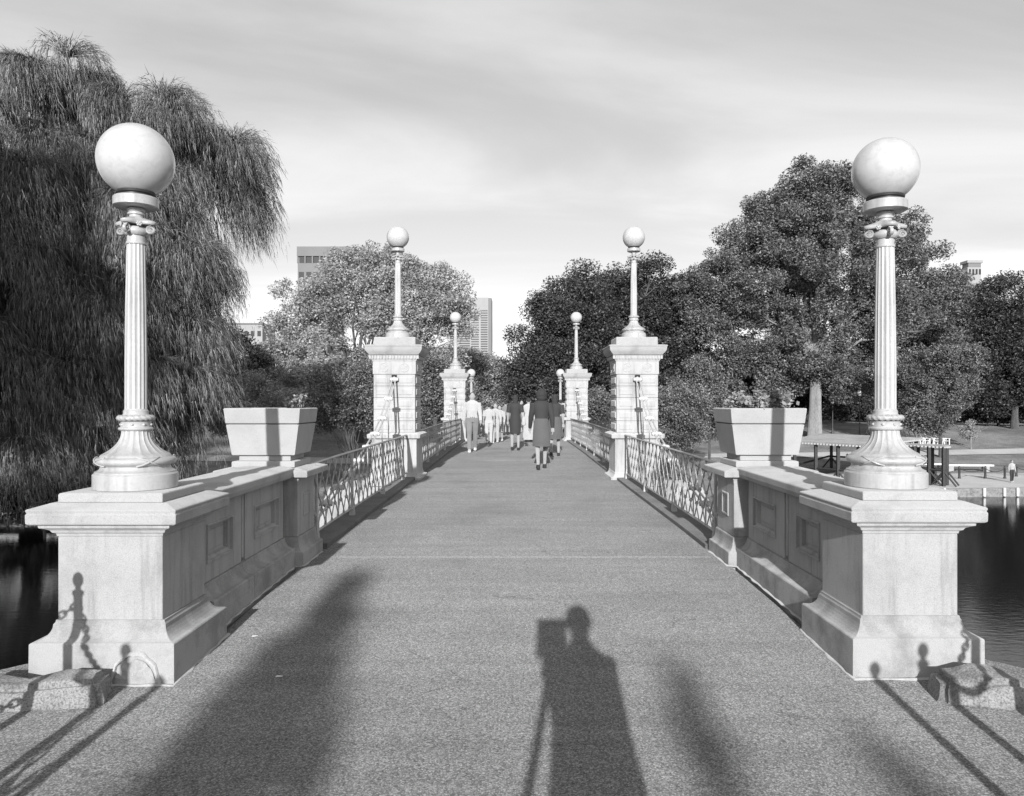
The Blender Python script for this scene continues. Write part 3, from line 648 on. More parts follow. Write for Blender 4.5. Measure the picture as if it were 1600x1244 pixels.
# ------------------------------------------------------------------ tall piers
def pier(x, y, s, label):
    t = thing('stone_pier', label, 'pier', (x, y, 0), 0, 'tall piers carrying globe lamps')
    k = s
    MB().rings([(-4.9, .95, 1.05), (-3.6, .95, 1.05), (-3.5, .85, .9), (-.2, .80, .85), (-.12, .74, .75), (.04, .70, .60)], k*.38, 0).build('footing', M['granite'], t, bevel=.01)
    MB().rings([(z, h, h+.04) for z, h in [(.05, .47), (.19, .465), (.196, .455)]+cavetto(.196, .45, .27, .395)+[(.275, .388), (.84, .386), (.85, .395), (.862, .41)]]).build('base', M['pier_stone'], t, bevel=.004)
    MB().rings([(.865, .435, .475), (.875, .455, .495), (.935, .46, .50), (.942, .452, .49), (.968, .385, .425)]).build('ledge', M['pier_stone'], t, bevel=.004)
    for i in range(5):
        z0 = .97+i*.2015; z1 = z0+.197
        MB().rings([(z0, .352, .395), (z0+.006, .358, .401), (z1-.006, .358, .401), (z1, .352, .395)]).build('stone_course', M['pier_stone'], t)
        for a, c in ((-.315, -.075), (.075, .315)):
            for q in (-1, 1):
                vs = [(a, q*.4005, z0+.045), (c, q*.4005, z0+.045), (c, q*.4005, z1-.045), (a, q*.4005, z1-.045)]
                ins = .012; v2 = [(a+ins, q*.414, z0+.045+ins), (c-ins, q*.414, z0+.045+ins), (c-ins, q*.414, z1-.045-ins), (a+ins, q*.414, z1-.045-ins)]
                fs = [(0, 1, 5, 4), (1, 2, 6, 5), (2, 3, 7, 6), (3, 0, 4, 7), (4, 5, 6, 7)]
                MB().add(vs+v2, fs if q < 0 else [f[::-1] for f in fs]).build('raised_panel', M['pier_stone'], t)
        for q in (-1, 1):
            MB().panel(q, -.30, .30, z0+.04, z1-.04, [(0, q*.3575), (.014, q*.374)]).build('raised_panel', M['pier_stone'], t)
    MB().rings([(1.9775, .364, .406), (1.985, .372, .414), (2.20, .372, .414), (2.215, .385, .427), (2.235, .39, .432)]).build('frieze', M['pier_stone'], t, bevel=.003); fr_ = [c_ for c_ in t.children if c_.name.startswith('frieze')][0]
    ros = MB(); ros.lathe([(.078, 0), (.078, .010), (.070, .014), (.064, .006), (.052, .006), (.046, .012), (.024, .012), (.018, .018), (.001, .019)], 20)
    rm = ros.mesh('roundel', M['pier_stone'], 40)
    for q in (-.18, .18):
        put('roundel', rm, fr_, (q, -.413, 2.095), (R(90), 0, 0)); put('roundel', rm, fr_, (q, .413, 2.095), (R(-90), 0, 0))
        put('roundel', rm, fr_, (.371, q*1.1, 2.095), (0, R(90), 0)); put('roundel', rm, fr_, (-.371, q*1.1, 2.095), (0, R(-90), 0))
    MB().rings([(2.236, .395, .437), (2.315, .395, .437)]).build('dentil_bed', M['pier_stone'], t)
    b = MB(); n = 17
    for i in range(n):
        a = -.415+.83*i/(n-1)
        b.box(a-.0135, a+.0135, -.463, -.438, 2.245, 2.305); b.box(a-.0135, a+.0135, .438, .463, 2.245, 2.305)
        a *= 1.08
        for q in (-1, 1): b.box(min(q*.396, q*.421), max(q*.396, q*.421), a-.0135, a+.0135, 2.245, 2.305)
    b.build('dentil_row', M['pier_stone'], t)['kind'] = 'stuff'
    MB().rings([(2.316, .43, .472), (2.33, .435, .477), (2.345, .452, .494), (2.375, .475, .517), (2.40, .487, .529), (2.45, .492, .534), (2.462, .502, .544), (2.478, .502, .544), (2.490, .44, .48)]).build('cornice', M['granite_cap'], t, bevel=.003)
    MB().rings([(2.4905, .36, .37), (2.615, .36, .37), (2.63, .35, .36)]).build('cap_block', M['granite_cap'], t, bevel=.006)
    for q in (-1, 1):
        MB().box(-.045, .045, min(q*.402, q*.422), max(q*.402, q*.422), 1.83, 1.968).build('cable_slot', M['black'], t)  # solid box, its black colour stands for the shade inside the slot
        MB().lathe([(.05, -.045), (.05, .045)], 16, 0, 0, 0).build('cable_saddle', M['iron'], t).matrix_local = Matrix.Translation((0, q*.44, 1.90)) @ Matrix.Rotation(R(90), 4, 'Y') @ Matrix.Scale(.6, 4)
    return t
PY = 13.72
pier(-2.107, PY, -1, 'first tall stone pier beside the willow side lawn, sloping chain down its front')
pier(2.107, PY, 1, 'first tall stone pier on the water side, leafy shrub beside it')
pier(-2.107, FAR-PY, -1, 'second tall pier behind the walker in the pale shirt')
pier(2.107, FAR-PY, 1, 'second tall pier behind the dark dressed walkers')

# ------------------------------------------------------------------ globe lamps
def make_lamp(label, loc, gr=.2):
    t = thing('globe_lamp', label, 'street lamp', loc, 0, 'globe lamps along the bridge')
    p = M['paint']
    MB().lathe([(.212, 0), (.2165, .004), (.2165, .078), (.212, .084), (.206, .088), (.206, .094), (.200, .098)], 56).build('base_drum', p, t, smooth=30)
    q = [(.198, .098)]+[(.182+.014*math.cos(a), .112-.012*math.sin(a)*-1) for a in (0, .6, 1.2)]+[(.180, .130)]
    tor = [(.180, .128)]+[(.178+.030*math.cos(a), .153+.022*math.sin(a)) for a in np.linspace(-1.4, 1.4, 12)]
    MB().lathe([(.198, .098), (.190, .102), (.180, .110), (.177, .122)]+tor, 56).build('torus', p, t, smooth=40)
    b = MB()    # crossed ribbons tied round the torus
    for k in range(4):
        a0 = k*math.pi/2+math.pi/4-math.pi/2
        for sg in (-1, 1):
            pts = []
            for j in range(9):
                u = -1+2*j/8; a = a0+sg*u*.32; r = .178+.031*math.cos(u*1.3)+.003; z = .153+.024*math.sin(u*1.3)
                pts.append((r*math.cos(a), r*math.sin(a), z))
            b.tube(pts, .004, 5)
    b.build('ribbon', p, t, smooth=60)
    bell = [(.183, .174), (.176, .186)]
    for i in range(13):
        u = i/12; bell.append((.168-(.168-.074)*(1-(1-u)**2.3), .19+.128*u**1.05))
    def flb(r, z, a):
        k = min(1, max(0, (z-.182)/.02)); return r*(1-.055*k*abs(math.sin(a*10))**.6) if r else r
    MB().lathe(bell, 160, fl=flb).build('bell', p, t, smooth=50)
    MB().lathe([(.078, .318), (.086, .320), (.090, .327), (.086, .335), (.078, .337), (.076, .36), (.078, .366), (.083, .369)], 40).build('band', p, t, smooth=35)
    b = MB(); n, m_ = 72, 10; vs = []; fs = []
    for i in range(n):
        a = 2*math.pi*i/n
        for j in range(m_):
            c = 2*math.pi*j/m_; rr = .0155+.0035*math.sin(a*18+c*2); vs.append(((.079+rr*math.cos(c)*1.15)*math.cos(a), (.079+rr*math.cos(c)*1.15)*math.sin(a), .386+rr*math.sin(c)))
    for i in range(n):
        for j in range(m_): fs.append((i*m_+j, ((i+1) % n)*m_+j, ((i+1) % n)*m_+(j+1) % m_, i*m_+(j+1) % m_))
    b.add(vs, fs).build('rope_ring', p, t, smooth=60)
    b = MB()
    for k in range(8):
        a = k*math.pi/4+.2; b.ell((.0775*math.cos(a), .0775*math.sin(a), .35), (.009, .009, .008), 8, 6)
    b.build('rosette_band', p, t, smooth=60)['kind'] = 'stuff'
    MB().lathe([(.074, .400), (.068, .404), (.0635, .412), (.0645, .425), (.060, .430), (.058, .437)], 40).build('shaft_foot', p, t, smooth=35)
    def fls(r, z, a): return r*(1-.085*(abs(math.sin(a*8))**.7))
    MB().lathe([(.0575, .437), (.0575, .45), (.057, .7), (.054, 1.0), (.0485, 1.30), (.0475, 1.345)], 128, fl=fls).build('fluted_shaft', p, t, smooth=60)
    MB().lathe([(.046, 1.345), (.050, 1.347), (.052, 1.353), (.050, 1.360), (.046, 1.362), (.046, 1.395), (.050, 1.40)], 32).build('necking', p, t, smooth=35)
    c = MB(); c.lathe([(.046, 1.395), (.056, 1.405), (.06, 1.42), (.05, 1.44)], 24)
    n = 48; vs = []
    for z, sc_ in ((1.452, .94), (1.458, 1.0), (1.468, 1.0), (1.474, .9), (1.492, .5)):
        for k in range(n):
            a = 2*math.pi*k/n; r = (.062+.040*abs(math.cos(2*(a-math.pi/4)))**3)*sc_ if sc_ > .6 else .045
            vs.append((r*math.cos(a), r*math.sin(a), z))
    c.add(vs, [(i*n+k, i*n+(k+1) % n, (i+1)*n+(k+1) % n, (i+1)*n+k) for i in range(4) for k in range(n)]+[tuple(range(n-1, -1, -1)), tuple(range(4*n, 5*n))])
    cap_ = c.build('capital', p, t, smooth=45); cap_.rotation_euler = (0, 0, R(38)); cap_.scale = (1.16, 1.16, 1)
    v = MB()
    pts = []; rads = []
    for j in range(26):
        a = j/25*2*math.pi*1.9; r = .024*(1-j/29); pts.append((r*math.cos(a+1.4), 0, r*math.sin(a+1.4))); rads.append(.0085*(1-j/40))
    v.tube(pts, rads, 6); v.ell((0, 0, 0), (.006, .009, .006), 8, 6)
    vm = v.mesh('volute', p, 60)
    for k in range(4):
        a = math.pi/4+k*math.pi/2
        put('volute', vm, cap_, (.078*math.cos(a), .078*math.sin(a), 1.424), (0, 0, a+math.pi/2-math.pi/2), (1, 1.4, 1))
    fm = MB(); fm.ell((0, 0, 0), (.006, .006, .006), 8, 6)
    for k in range(6):
        a = k*math.pi/3; fm.ell((.009*math.cos(a), 0, .009*math.sin(a)), (.006, .004, .006), 8, 5)
    fme = fm.mesh('flower', p, 60)
    for k in range(4):
        a = k*math.pi/2; put('flower', fme, cap_, (.066*math.cos(a), .066*math.sin(a), 1.452), (0, 0, a+math.pi/2))
    MB().lathe([(.045, 1.488), (.034, 1.502), (.034, 1.508), (.043, 1.512), (.043, 1.520), (.037, 1.526), (.046, 1.532), (.046, 1.543), (.038, 1.549), (.038, 1.556)], 28).build('neck', p, t, smooth=35)
    MB().lathe([(.04, 1.549), (.104, 1.549), (.1165, 1.556), (.1165, 1.6), (.112, 1.606), (.09, 1.608)], 40).build('collar', p, t, smooth=30)
    MB().lathe([(.088, 1.606), (.088, 1.619), (.10, 1.624), (.102, 1.632), (.098, 1.638), (.07, 1.64)], 36).build('gasket', M['gasket'], t, smooth=30)
    g_ = MB(); g_.ell((0, 0, 0), (1, 1, 1), 64, 40)
    o = g_.build('globe', M['glass'], t, smooth=60); s0 = math.asin(.5); o.location = (0, 0, 1.632+math.sqrt(gr*gr-.09*.09)); o.scale = (gr, gr, gr)
    return t
def setglobe(t, gr):
    for ch in t.children:
        if ch.name.startswith('globe'): ch.location.z = 1.632+math.sqrt(gr*gr-.09*.09); ch.scale = (gr, gr, gr)
l1 = make_lamp('near globe lamp with the largest globe, standing before the weeping willow', (PED_L[0]+.005, PED_L[1]-.01, 1.0245), .2005)
l2 = dup(l1, (PED_R[0]-.005, PED_R[1]-.005, 1.0245), None, 'near globe lamp on the water side, before the big elm'); setglobe(l2, .178)
pz = 2.6305
for (x_, y_, z_, lab) in ((-2.107, PY, pz, 'globe lamp on the first tall pier, against the pale broad tree'), (2.107, PY, pz, 'globe lamp on the first tall pier on the water side, against dark trees'),
                          (-2.107, FAR-PY, pz, 'globe lamp on the second tall pier, beside the banded tower'), (2.107, FAR-PY, pz, 'globe lamp on the second tall pier on the water side'),
                          (-2.1, FAR-4.3, 1.0445, 'farthest globe lamp, peeping beside the second pier above the pale shirted walker'), (2.1, FAR-4.3, 1.0445, 'farthest globe lamp on the water side, half hidden by the second pier')):
    l = dup(l1, (x_, y_, z_), math.pi if y_ > 30 else None, lab); setglobe(l, .198)

# ------------------------------------------------------------------ railings
def railing(s, y0, y1, posts, label):
    xr = s*1.885; t = thing('iron_railing', label, 'railing', (xr, (y0+y1)/2, 0), 0, 'lattice railings of the bridge'); yc = (y0+y1)/2
    n = max(2, int((y1-y0)/1.0))
    def line(off): return [(0, y0-yc+(y1-y0)*i/n, deck(y0+(y1-y0)*i/n)+off) for i in range(n+1)]
    TOP, BOT = .775, .125
    for nm, off, r, fl in (('top_rail', TOP, .021, .55), ('lower_rail', BOT, .015, .8)):
        MB().tube(line(off), r, 8, flat=fl).build(nm, M['rail_paint'], t, smooth=50)
    pm = MB(); pm.add([(-.03, -.045, .04), (.03, -.045, .04), (.03, .045, .04), (-.03, .045, .04), (-.012, -.024, .2), (.012, -.024, .2), (.012, .024, .2), (-.012, .024, .2),
                       (-.010, -.017, TOP-.01), (.010, -.017, TOP-.01), (.010, .017, TOP-.01), (-.010, .017, TOP-.01)],
                      [(0, 3, 2, 1), (0, 1, 5, 4), (1, 2, 6, 5), (2, 3, 7, 6), (3, 0, 4, 7), (4, 5, 9, 8), (5, 6, 10, 9), (6, 7, 11, 10), (7, 4, 8, 11), (8, 9, 10, 11)])
    pme = pm.mesh('rail_post', M['rail_paint'])
    for y in posts: put('rail_post', pme, t, (0, y-yc, deck(y)))
    pitch = .27; H = TOP-BOT-.02; nb = int((y1-y0)/pitch)
    for sg, xo in ((1, -.008), (-1, .008)):
        bm_ = MB(); bm_.tube([(xo, -sg*pitch, 0), (xo, sg*pitch, H)], .0068, 5)
        if sg > 0:
            for u in (.25, .5, .75): bm_.ell((0, -pitch+2*pitch*u, H*u), (.021, .017, .021), 8, 5)
        me = bm_.mesh('lattice_bar', M['rail_paint'], 60)
        for i in range(1, nb):
            y = y0+i*pitch
            if y-pitch < y0-.01 or y+pitch > y1+.01: continue
            put('lattice_bar', me, t, (0, y-yc, deck(y)+BOT+.01))
    return t
near_posts = [7.25, 8.85, 10.9, 12.85]; mid_posts = [14.5+1.95*i for i in range(7)]
railing(-1, 7.06, 13.2, near_posts, 'lattice railing between the shaded planter post and the first pier')
railing(1, 7.06, 13.2, [7.25, 9.15, 11.2, 13.05], 'lattice railing between the leafy planter and the first pier')
railing(-1, 14.22, FAR-14.22, mid_posts, 'lattice railing between the two piers on the willow side')
railing(1, 14.22, FAR-14.22, mid_posts, 'lattice railing between the two piers on the water side')
railing(-1, FAR-13.2, FAR-7.06, [FAR-y for y in near_posts], 'farthest lattice railing beyond the second pier behind the pale shirted walker')
railing(1, FAR-13.2, FAR-7.06, [FAR-y for y in near_posts], 'farthest lattice railing beyond the second pier behind the dark dressed walkers')

# ------------------------------------------------------------------ suspension chains
def chain_curve(y):
    yy = y if y <= MID else FAR-y
    if yy < PY: return float(np.interp(yy, [7.3, 7.97, 8.7, 9.5, 10.3, 11.1, 11.8, 12.25, 12.75, 13.28], [.02, .27, .42, .56, .72, .917, 1.117, 1.327, 1.60, 1.90]))
    u = (MID-yy)/(MID-14.16); return .62+1.28*u**1.9
def susp(s, y0, y1, n, label):
    t = thing('suspension_chain', label, 'chain', (s*2.1, (y0+y1)/2, 0), 0, 'suspension chains of the bridge'); yc = (y0+y1)/2
    Pn = [(y0+(y1-y0)*i/n) for i in range(n+1)]
    for i in range(n):
        a = Vector((0, Pn[i]-yc, chain_curve(Pn[i]))); c = Vector((0, Pn[i+1]-yc, chain_curve(Pn[i+1])))
        for o in (-.03, .03): MB().tube([a+Vector((o, 0, 0)), c+Vector((o, 0, 0))], .013, 6).build('chain_rod', M['chain_paint'], t, smooth=60)
    cl = MB(); cl.box(-.05, .05, -.028, .028, -.03, .03); cl.tube([(-.07, 0, 0), (.07, 0, 0)], .03, 10); cl.ell((0, 0, 0), (.034, .045, .05), 10, 6); cm = cl.mesh('clevis', M['chain_paint'], 50)
    for i in range(n+1):
        z = chain_curve(Pn[i]); put('clevis', cm, t, (0, Pn[i]-yc, z))
        if 0 < i < n and z > deck(Pn[i])+.12:
            MB().tube([(0, Pn[i]-yc, z), (0, Pn[i]-yc, deck(Pn[i])-.1)], .009, 6).build('hanger_rod', M['chain_paint'], t, smooth=60)
    return t
for s, sn in ((-1, 'willow side'), (1, 'water side')):
    susp(s, 7.3, 13.26, 10, f'sloping suspension chain from the first pier down behind the railing, {sn}')
    susp(s, 14.18, FAR-14.18, 20, f'sagging suspension chain between the two piers, {sn}')
    susp(s, FAR-13.26, FAR-7.3, 10, f'farthest suspension chain sloping down beyond the second pier, {sn}')

# ------------------------------------------------------------------ kerb stones and chain stanchions
def boulder(loc, size, rz, label, seed):
    import bmesh
    rg = random.Random(seed); bm = bmesh.new(); bmesh.ops.create_cube(bm, size=1)
    for v in bm.verts:
        v.co.x *= size[0]; v.co.y *= size[1]; v.co.z *= size[2]
        if v.co.z > 0: v.co.x *= .93; v.co.y *= .80
    bmesh.ops.bevel(bm, geom=bm.edges[:], offset=.03, segments=2, affect='EDGES')
    bmesh.ops.subdivide_edges(bm, edges=bm.edges[:], cuts=3, use_grid_fill=True)
    from mathutils import noise
    for v in bm.verts: v.co += v.co.normalized()*noise.noise(v.co*5+Vector((seed, 0, 0)))*.045+Vector((noise.noise(v.co*22), noise.noise(v.co*22+Vector((5, 0, 0))), noise.noise(v.co*20+Vector((0, 7, 0)))))*.012
    me = bpy.data.meshes.new('kerb_stone'); bm.to_mesh(me); bm.free(); me.materials.append(M['rough_granite'])
    me.polygons.foreach_set('use_smooth', [True]*len(me.polygons)); me.set_sharp_from_angle(angle=R(40))
    o = bpy.data.objects.new('kerb_stone', me); col.objects.link(o); o.location = loc; o.rotation_euler = (0, 0, rz)
    return tag(o, label, 'stone', 'rough stones at the pedestal feet')
boulder((-2.37, 3.70, .075), (.78, .24, .20), R(8), 'long rough granite block at the foot of the pedestal with the mortar repair', 1)
boulder((2.25, 3.76, .075), (.42, .26, .20), R(-10), 'short rough granite block at the foot of the pedestal by the water', 2)
def stanchion(x, y, h, label, me=[None]):
    z = deck(y)
    t = thing('chain_post', label, 'post', (x, y, z), 0, 'iron chain posts beside the camera')
    MB().lathe([(.045, 0), (.045, .03), (.035, .05), (.025, .07), (.024, h-.13), (.031, h-.12), (.031, h-.105), (.015, h-.095), (.015, h-.075)], 14).build('shaft', M['iron'], t, smooth=40)
    MB().ell((0, 0, h-.045), (.029, .029, .04), 14, 10).build('finial', M['iron'], t, smooth=60)
    return Vector((x, y, z+h-.17))
lk = MB(); pts = []
for k in range(13):
    a = 2*math.pi*k/12; pts.append((.016*math.cos(a), 0, .033*math.sin(a)))
lk.tube(pts, .006, 5, cap=False); link_me = lk.mesh('link', M['iron'], 60)
def hang(a, c, sag, label):
    n = int((a-c).length*(1+1.2*sag)/.048); t = thing('hanging_chain', label, 'chain', tuple(a), 0, 'chains strung between the iron posts')
    def pt(u): p = a.lerp(c, u); return Vector((p.x, p.y, p.z-4*sag*u*(1-u)))
    for i in range(n):
        u = (i+.5)/n; d = pt(min(1, u+.01))-pt(max(0, u-.01)); q = d.to_track_quat('Z', 'Y') @ Matrix.Rotation(R(90*(i % 2)), 4, 'Z').to_quaternion()
        o = put('link', link_me, t, tuple(pt(u)-a)); o.rotation_mode = 'QUATERNION'; o.rotation_quaternion = q
A_ = stanchion(-2.335, 2.72, .97, 'iron ball topped chain post, taller one outside the left edge')
B_ = stanchion(-2.09, 1.55, .97, 'iron ball topped chain post nearest the photographer on the left')
A2 = stanchion(-3.4, 3.3, .97, 'iron ball topped chain post standing farthest left')
F_ = stanchion(-1.94, 1.0, .97, 'iron ball topped chain post beside the photographer, its shadow nearest the walkway middle')
hang(B_, F_, .3, 'chain hanging between the two left posts nearest the photographer')
C_ = stanchion(1.745, 1.22, .97, 'iron ball topped chain post nearest the photographer on the right')
D_ = stanchion(2.01, 1.55, .97, 'iron ball topped chain post just behind the nearest right hand one')
E_ = stanchion(2.33, 2.62, .97, 'iron ball topped chain post closest to the water side pedestal')
hang(A_, B_, .14, 'chain hanging between the two left posts by the pedestal'); hang(A2, A_, .25, 'chain hanging to the farthest left post')
hang(D_, E_, .2, 'chain hanging between the right posts near the water')
hang(A2-Vector((0, 0, .45)), A_-Vector((0, 0, .45)), .2, 'lower chain hanging to the farthest left post')

# ------------------------------------------------------------------ people
def head_mesh(b, c, h):
    # head with brow, nose, lips, chin; looks along +Y
    nu, nv = 24, 18; vs = []; fs = []
    for j in range(nv+1):
        t = math.pi*j/nv; st = max(math.sin(t), .02)
        for k in range(nu):
            a = 2*math.pi*k/nu; x = .074*st*math.cos(a); y = .094*st*math.sin(a); z = -.118*math.cos(t)
            if z < 0: x *= 1-.22*(-z/.118)**1.5; y *= 1-.10*(-z/.118)
            if y > 0:
                f = math.exp(-(x/.014)**2); y += .020*f*math.exp(-((z+.022)/.018)**2)+.008*f*math.exp(-((z-.002)/.03)**2)
                for e in (-.03, .03): y -= .010*math.exp(-((x-e)/.014)**2-((z-.008)/.012)**2)
                y += .006*math.exp(-(x/.024)**2-((z+.058)/.008)**2)+.010*math.exp(-(x/.022)**2-((z+.098)/.016)**2)
            vs.append((c[0]+x*h, c[1]+y*h, c[2]+z*h))
    for j in range(nv):
        for k in range(nu): fs.append((j*nu+k, j*nu+(k+1) % nu, (j+1)*nu+(k+1) % nu, (j+1)*nu+k))
    b.add(vs, fs)
    for e in (-1, 1):
        b.ell((c[0]+e*.076*h, c[1]-.005*h, c[2]-.004*h), (.010*h, .020*h, .032*h), 8, 6)
def person(x, y, z, height, face, label, top='white_cloth', legs='grey_cloth', hair='short', dress=None, shoe='shoe_dark', stride=.16, bag=None, sleeve='long', arms=None, coat=False, group='people walking on the bridge', name='person'):
    s = height/1.72; t = thing(name, label, 'person', (x, y, z), face, group)
    J = {}
    J['pel'] = (0, 0, .96); J['waist'] = (0, 0, 1.10); J['chest'] = (0, .005, 1.30); J['nb'] = (0, 0, 1.44); J['nk'] = (0, .01, 1.50); J['hd'] = (0, .015, 1.575)
    for e, n_ in ((-1, 'L'), (1, 'R')):
        st = stride*(1 if e > 0 else -1)
        J['hip'+n_] = (e*.09, 0, .93); J['kn'+n_] = (e*.095, st*.5+.03, .50); J['an'+n_] = (e*.095, st-(.03 if st < 0 else 0), .085+(.03 if st < 0 else 0)); J['to'+n_] = (e*.10, st+.13, .03)
        J['sh'+n_] = (e*.175, 0, 1.40)
        if arms: J['el'+n_], J['wr'+n_] = arms[n_]
        else: J['el'+n_] = (e*.225, -st*.25-.02, 1.13); J['wr'+n_] = (e*.235, -st*.6+.05, .90)
    if coat:
        for n_, e in (('L', -1), ('R', 1)): J['sh'+n_] = (e*.105, 0, 1.37)
    keys = list(J); E = [('pel', 'waist'), ('waist', 'chest'), ('chest', 'nb'), ('nb', 'nk'), ('nk', 'hd')]
    for n_ in 'LR': E += [('pel', 'hip'+n_), ('hip'+n_, 'kn'+n_), ('kn'+n_, 'an'+n_), ('an'+n_, 'to'+n_), ('nb', 'sh'+n_), ('sh'+n_, 'el'+n_), ('el'+n_, 'wr'+n_)]
    rad = {'pel': .125, 'waist': .11, 'chest': .13, 'nb': .066, 'nk': .052, 'hd': .05, 'hip': .085, 'kn': .055, 'an': .036, 'to': .03, 'sh': .048, 'el': .042, 'wr': .027}
    me = bpy.data.meshes.new('tmp'); me.from_pydata([Vector(J[k])*s for k in keys], [(keys.index(a), keys.index(c)) for a, c in E], []); o = bpy.data.objects.new('tmp', me); col.objects.link(o)
    m_ = o.modifiers.new('s', 'SKIN'); sub = o.modifiers.new('u', 'SUBSURF'); sub.levels = sub.render_levels = 1
    sv = me.skin_vertices[0].data
    for i, k in enumerate(keys):
        r = rad.get(k, rad.get(k[:-1])); r *= s; sv[i].radius = (r, r*(.8 if k in ('waist', 'chest', 'pel') else 1)); sv[i].use_root = (k == 'pel')
    dg = bpy.context.evaluated_depsgraph_get(); ev = o.evaluated_get(dg).to_mesh()
    b = MB(); b.add([v.co[:] for v in ev.vertices], [tuple(p.vertices) for p in ev.polygons]); o.evaluated_get(dg).to_mesh_clear(); bpy.data.objects.remove(o)
    head_mesh(b, (0, .02*s, 1.605*s), s)
    for n_, e in (('L', -1), ('R', 1)):       # hands
        wv = Vector(J['wr'+n_])*s; dv = (Vector(J['wr'+n_])-Vector(J['el'+n_])).normalized(); f = Vector((0, 1, 0)); f = (f-dv*f.dot(dv)).normalized(); sd = dv.cross(f)
        palm = wv+dv*.055*s; b.tube([wv-dv*.01*s, wv+dv*.03*s, wv+dv*.09*s], [.024*s, .036*s, .034*s], 8, flat=.5)
        for q in range(4):
            r0 = wv+dv*.085*s+f*(.026-.0175*q)*s; ln = (.068, .078, .073, .058)[q]*s
            b.tube([r0, r0+dv*ln*.5-sd*e*.006*s, r0+dv*ln*.95-sd*e*.02*s], [.0085*s, .008*s, .006*s], 6)
        r0 = wv+dv*.03*s+f*.03*s; b.tube([r0, r0+dv*.03*s+f*.022*s, r0+dv*.06*s+f*.026*s], [.011*s, .010*s, .007*s], 6)
    b.build('body', M['skin'], t, smooth=70)
    S = lambda p: tuple(Vector(p)*s)
    c = MB()      # upper garment
    c.loft([(0, 0, .93*s, .165*s, .115*s), (0, 0, 1.0*s, .165*s, .118*s), (0, 0, 1.12*s, .142*s, .108*s), (0, .005*s, 1.28*s, .168*s, .122*s), (0, .003*s, 1.37*s, .20*s, .118*s), (0, 0, 1.43*s, .185*s, .10*s), (0, 0, 1.475*s, .12*s, .085*s), (0, 0, 1.50*s, .068*s, .062*s)], 18)
    if coat: c.v = [(a*.6, q, z_) for a, q, z_ in c.v]
    for n_ in 'LR':
        sh, el, wr = [Vector(J[k+n_])*s for k in ('sh', 'el', 'wr')]
        if sleeve == 'long': c.tube([sh+Vector((0, 0, .02*s)), sh.lerp(el, .3), el, el.lerp(wr, .5), wr], [.080*s, .070*s, .058*s, .048*s, .040*s], 10)
        else: c.tube([sh+Vector((0, 0, .02*s)), sh.lerp(el, .4), sh.lerp(el, .8)], [.082*s, .072*s, .068*s], 10)
    c.build('jacket' if sleeve == 'long' else 'shirt', M[top], t, smooth=60)
    if dress:
        zl = dress[1]; w_ = dress[2]; sw = stride*.5*s
        r = MB(); r.loft([(0, 0, zl*s, w_*s, w_*.85*s+abs(sw)), (0, 0, (zl+.02)*s, (w_-.003)*s, w_*.85*s+abs(sw)), (0, 0, (zl+.93)/2*s, (w_+.16)/2*s+.01*s, (w_*.85+.13)/2*s+abs(sw)*.6), (0, 0, .93*s, .178*s, .138*s), (0, 0, 1.03*s, .162*s, .12*s), (0, 0, 1.10*s, .145*s, .112*s)], 22)
        r.build('skirt', M[dress[0]], t, smooth=60)
    else:
        r = MB()
        for n_ in 'LR':
            hp, kn, an = [Vector(J[k+n_])*s for k in ('hip', 'kn', 'an')]
            r.tube([hp+Vector((0, 0, .06*s)), hp-Vector((0, 0, .05*s)), hp.lerp(kn, .55), kn, kn.lerp(an, .5), an+Vector((0, 0, .01*s))], [.10*s, .102*s, .086*s, .068*s, .062*s, .06*s], 12)
        r.loft([(0, 0, .86*s, .15*s, .115*s), (0, 0, .95*s, .166*s, .124*s), (0, 0, 1.02*s, .155*s, .117*s)], 16)
        r.build('trousers', M[legs], t, smooth=60)
    if coat:
        MB().loft([(0, 0, z_*s, a*s, q*s) for z_, a, q in ((.38, .235, .19), (.93, .19, .16), (1.15, .172, .145), (1.28, .145, .125), (1.37, .115, .11), (1.43, .085, .08), (1.48, .06, .06))], 20).build('coat', M[top], t, smooth=60)
    for n_ in 'LR':
        an = Vector(J['an'+n_])*s; f = MB(); z0 = an.z-.085*s
        f.loft([(an.x, an.y+.035*s, z0, .042*s, .125*s), (an.x, an.y+.035*s, z0+.02*s, .046*s, .130*s), (an.x, an.y+.025*s, z0+.05*s, .042*s, .105*s), (an.x, an.y-.005*s, z0+.085*s, .038*s, .052*s)], 14)
        f.build('shoe', M[shoe], t, smooth=50)
    hm = MB(); hc = (0, .0, 1.63*s)
    if hair == 'big': hm.ell((0, -.01*s, 1.625*s), (.118*s, .112*s, .125*s), 16, 12); hm.ell((0, -.03*s, 1.56*s), (.105*s, .085*s, .09*s), 14, 10)
    elif hair == 'long': hm.ell(hc, (.085*s, .098*s, .108*s), 16, 12); hm.loft([(0, -.05*s, 1.40*s, .05*s, .02*s), (0, -.055*s, 1.47*s, .075*s, .035*s), (0, -.04*s, 1.60*s, .085*s, .06*s)], 14)
    else: hm.ell((0, -.008*s, 1.642*s), (.081*s, .098*s, .092*s), 16, 12)
    # keep the hair clear of the face: push front lower vertices back
    hm.v = [(a, min(q, .045*s) if z_ < 1.655*s else q, z_) for a, q, z_ in hm.v]
    hm.build('hair', M['hair'], t, smooth=60)
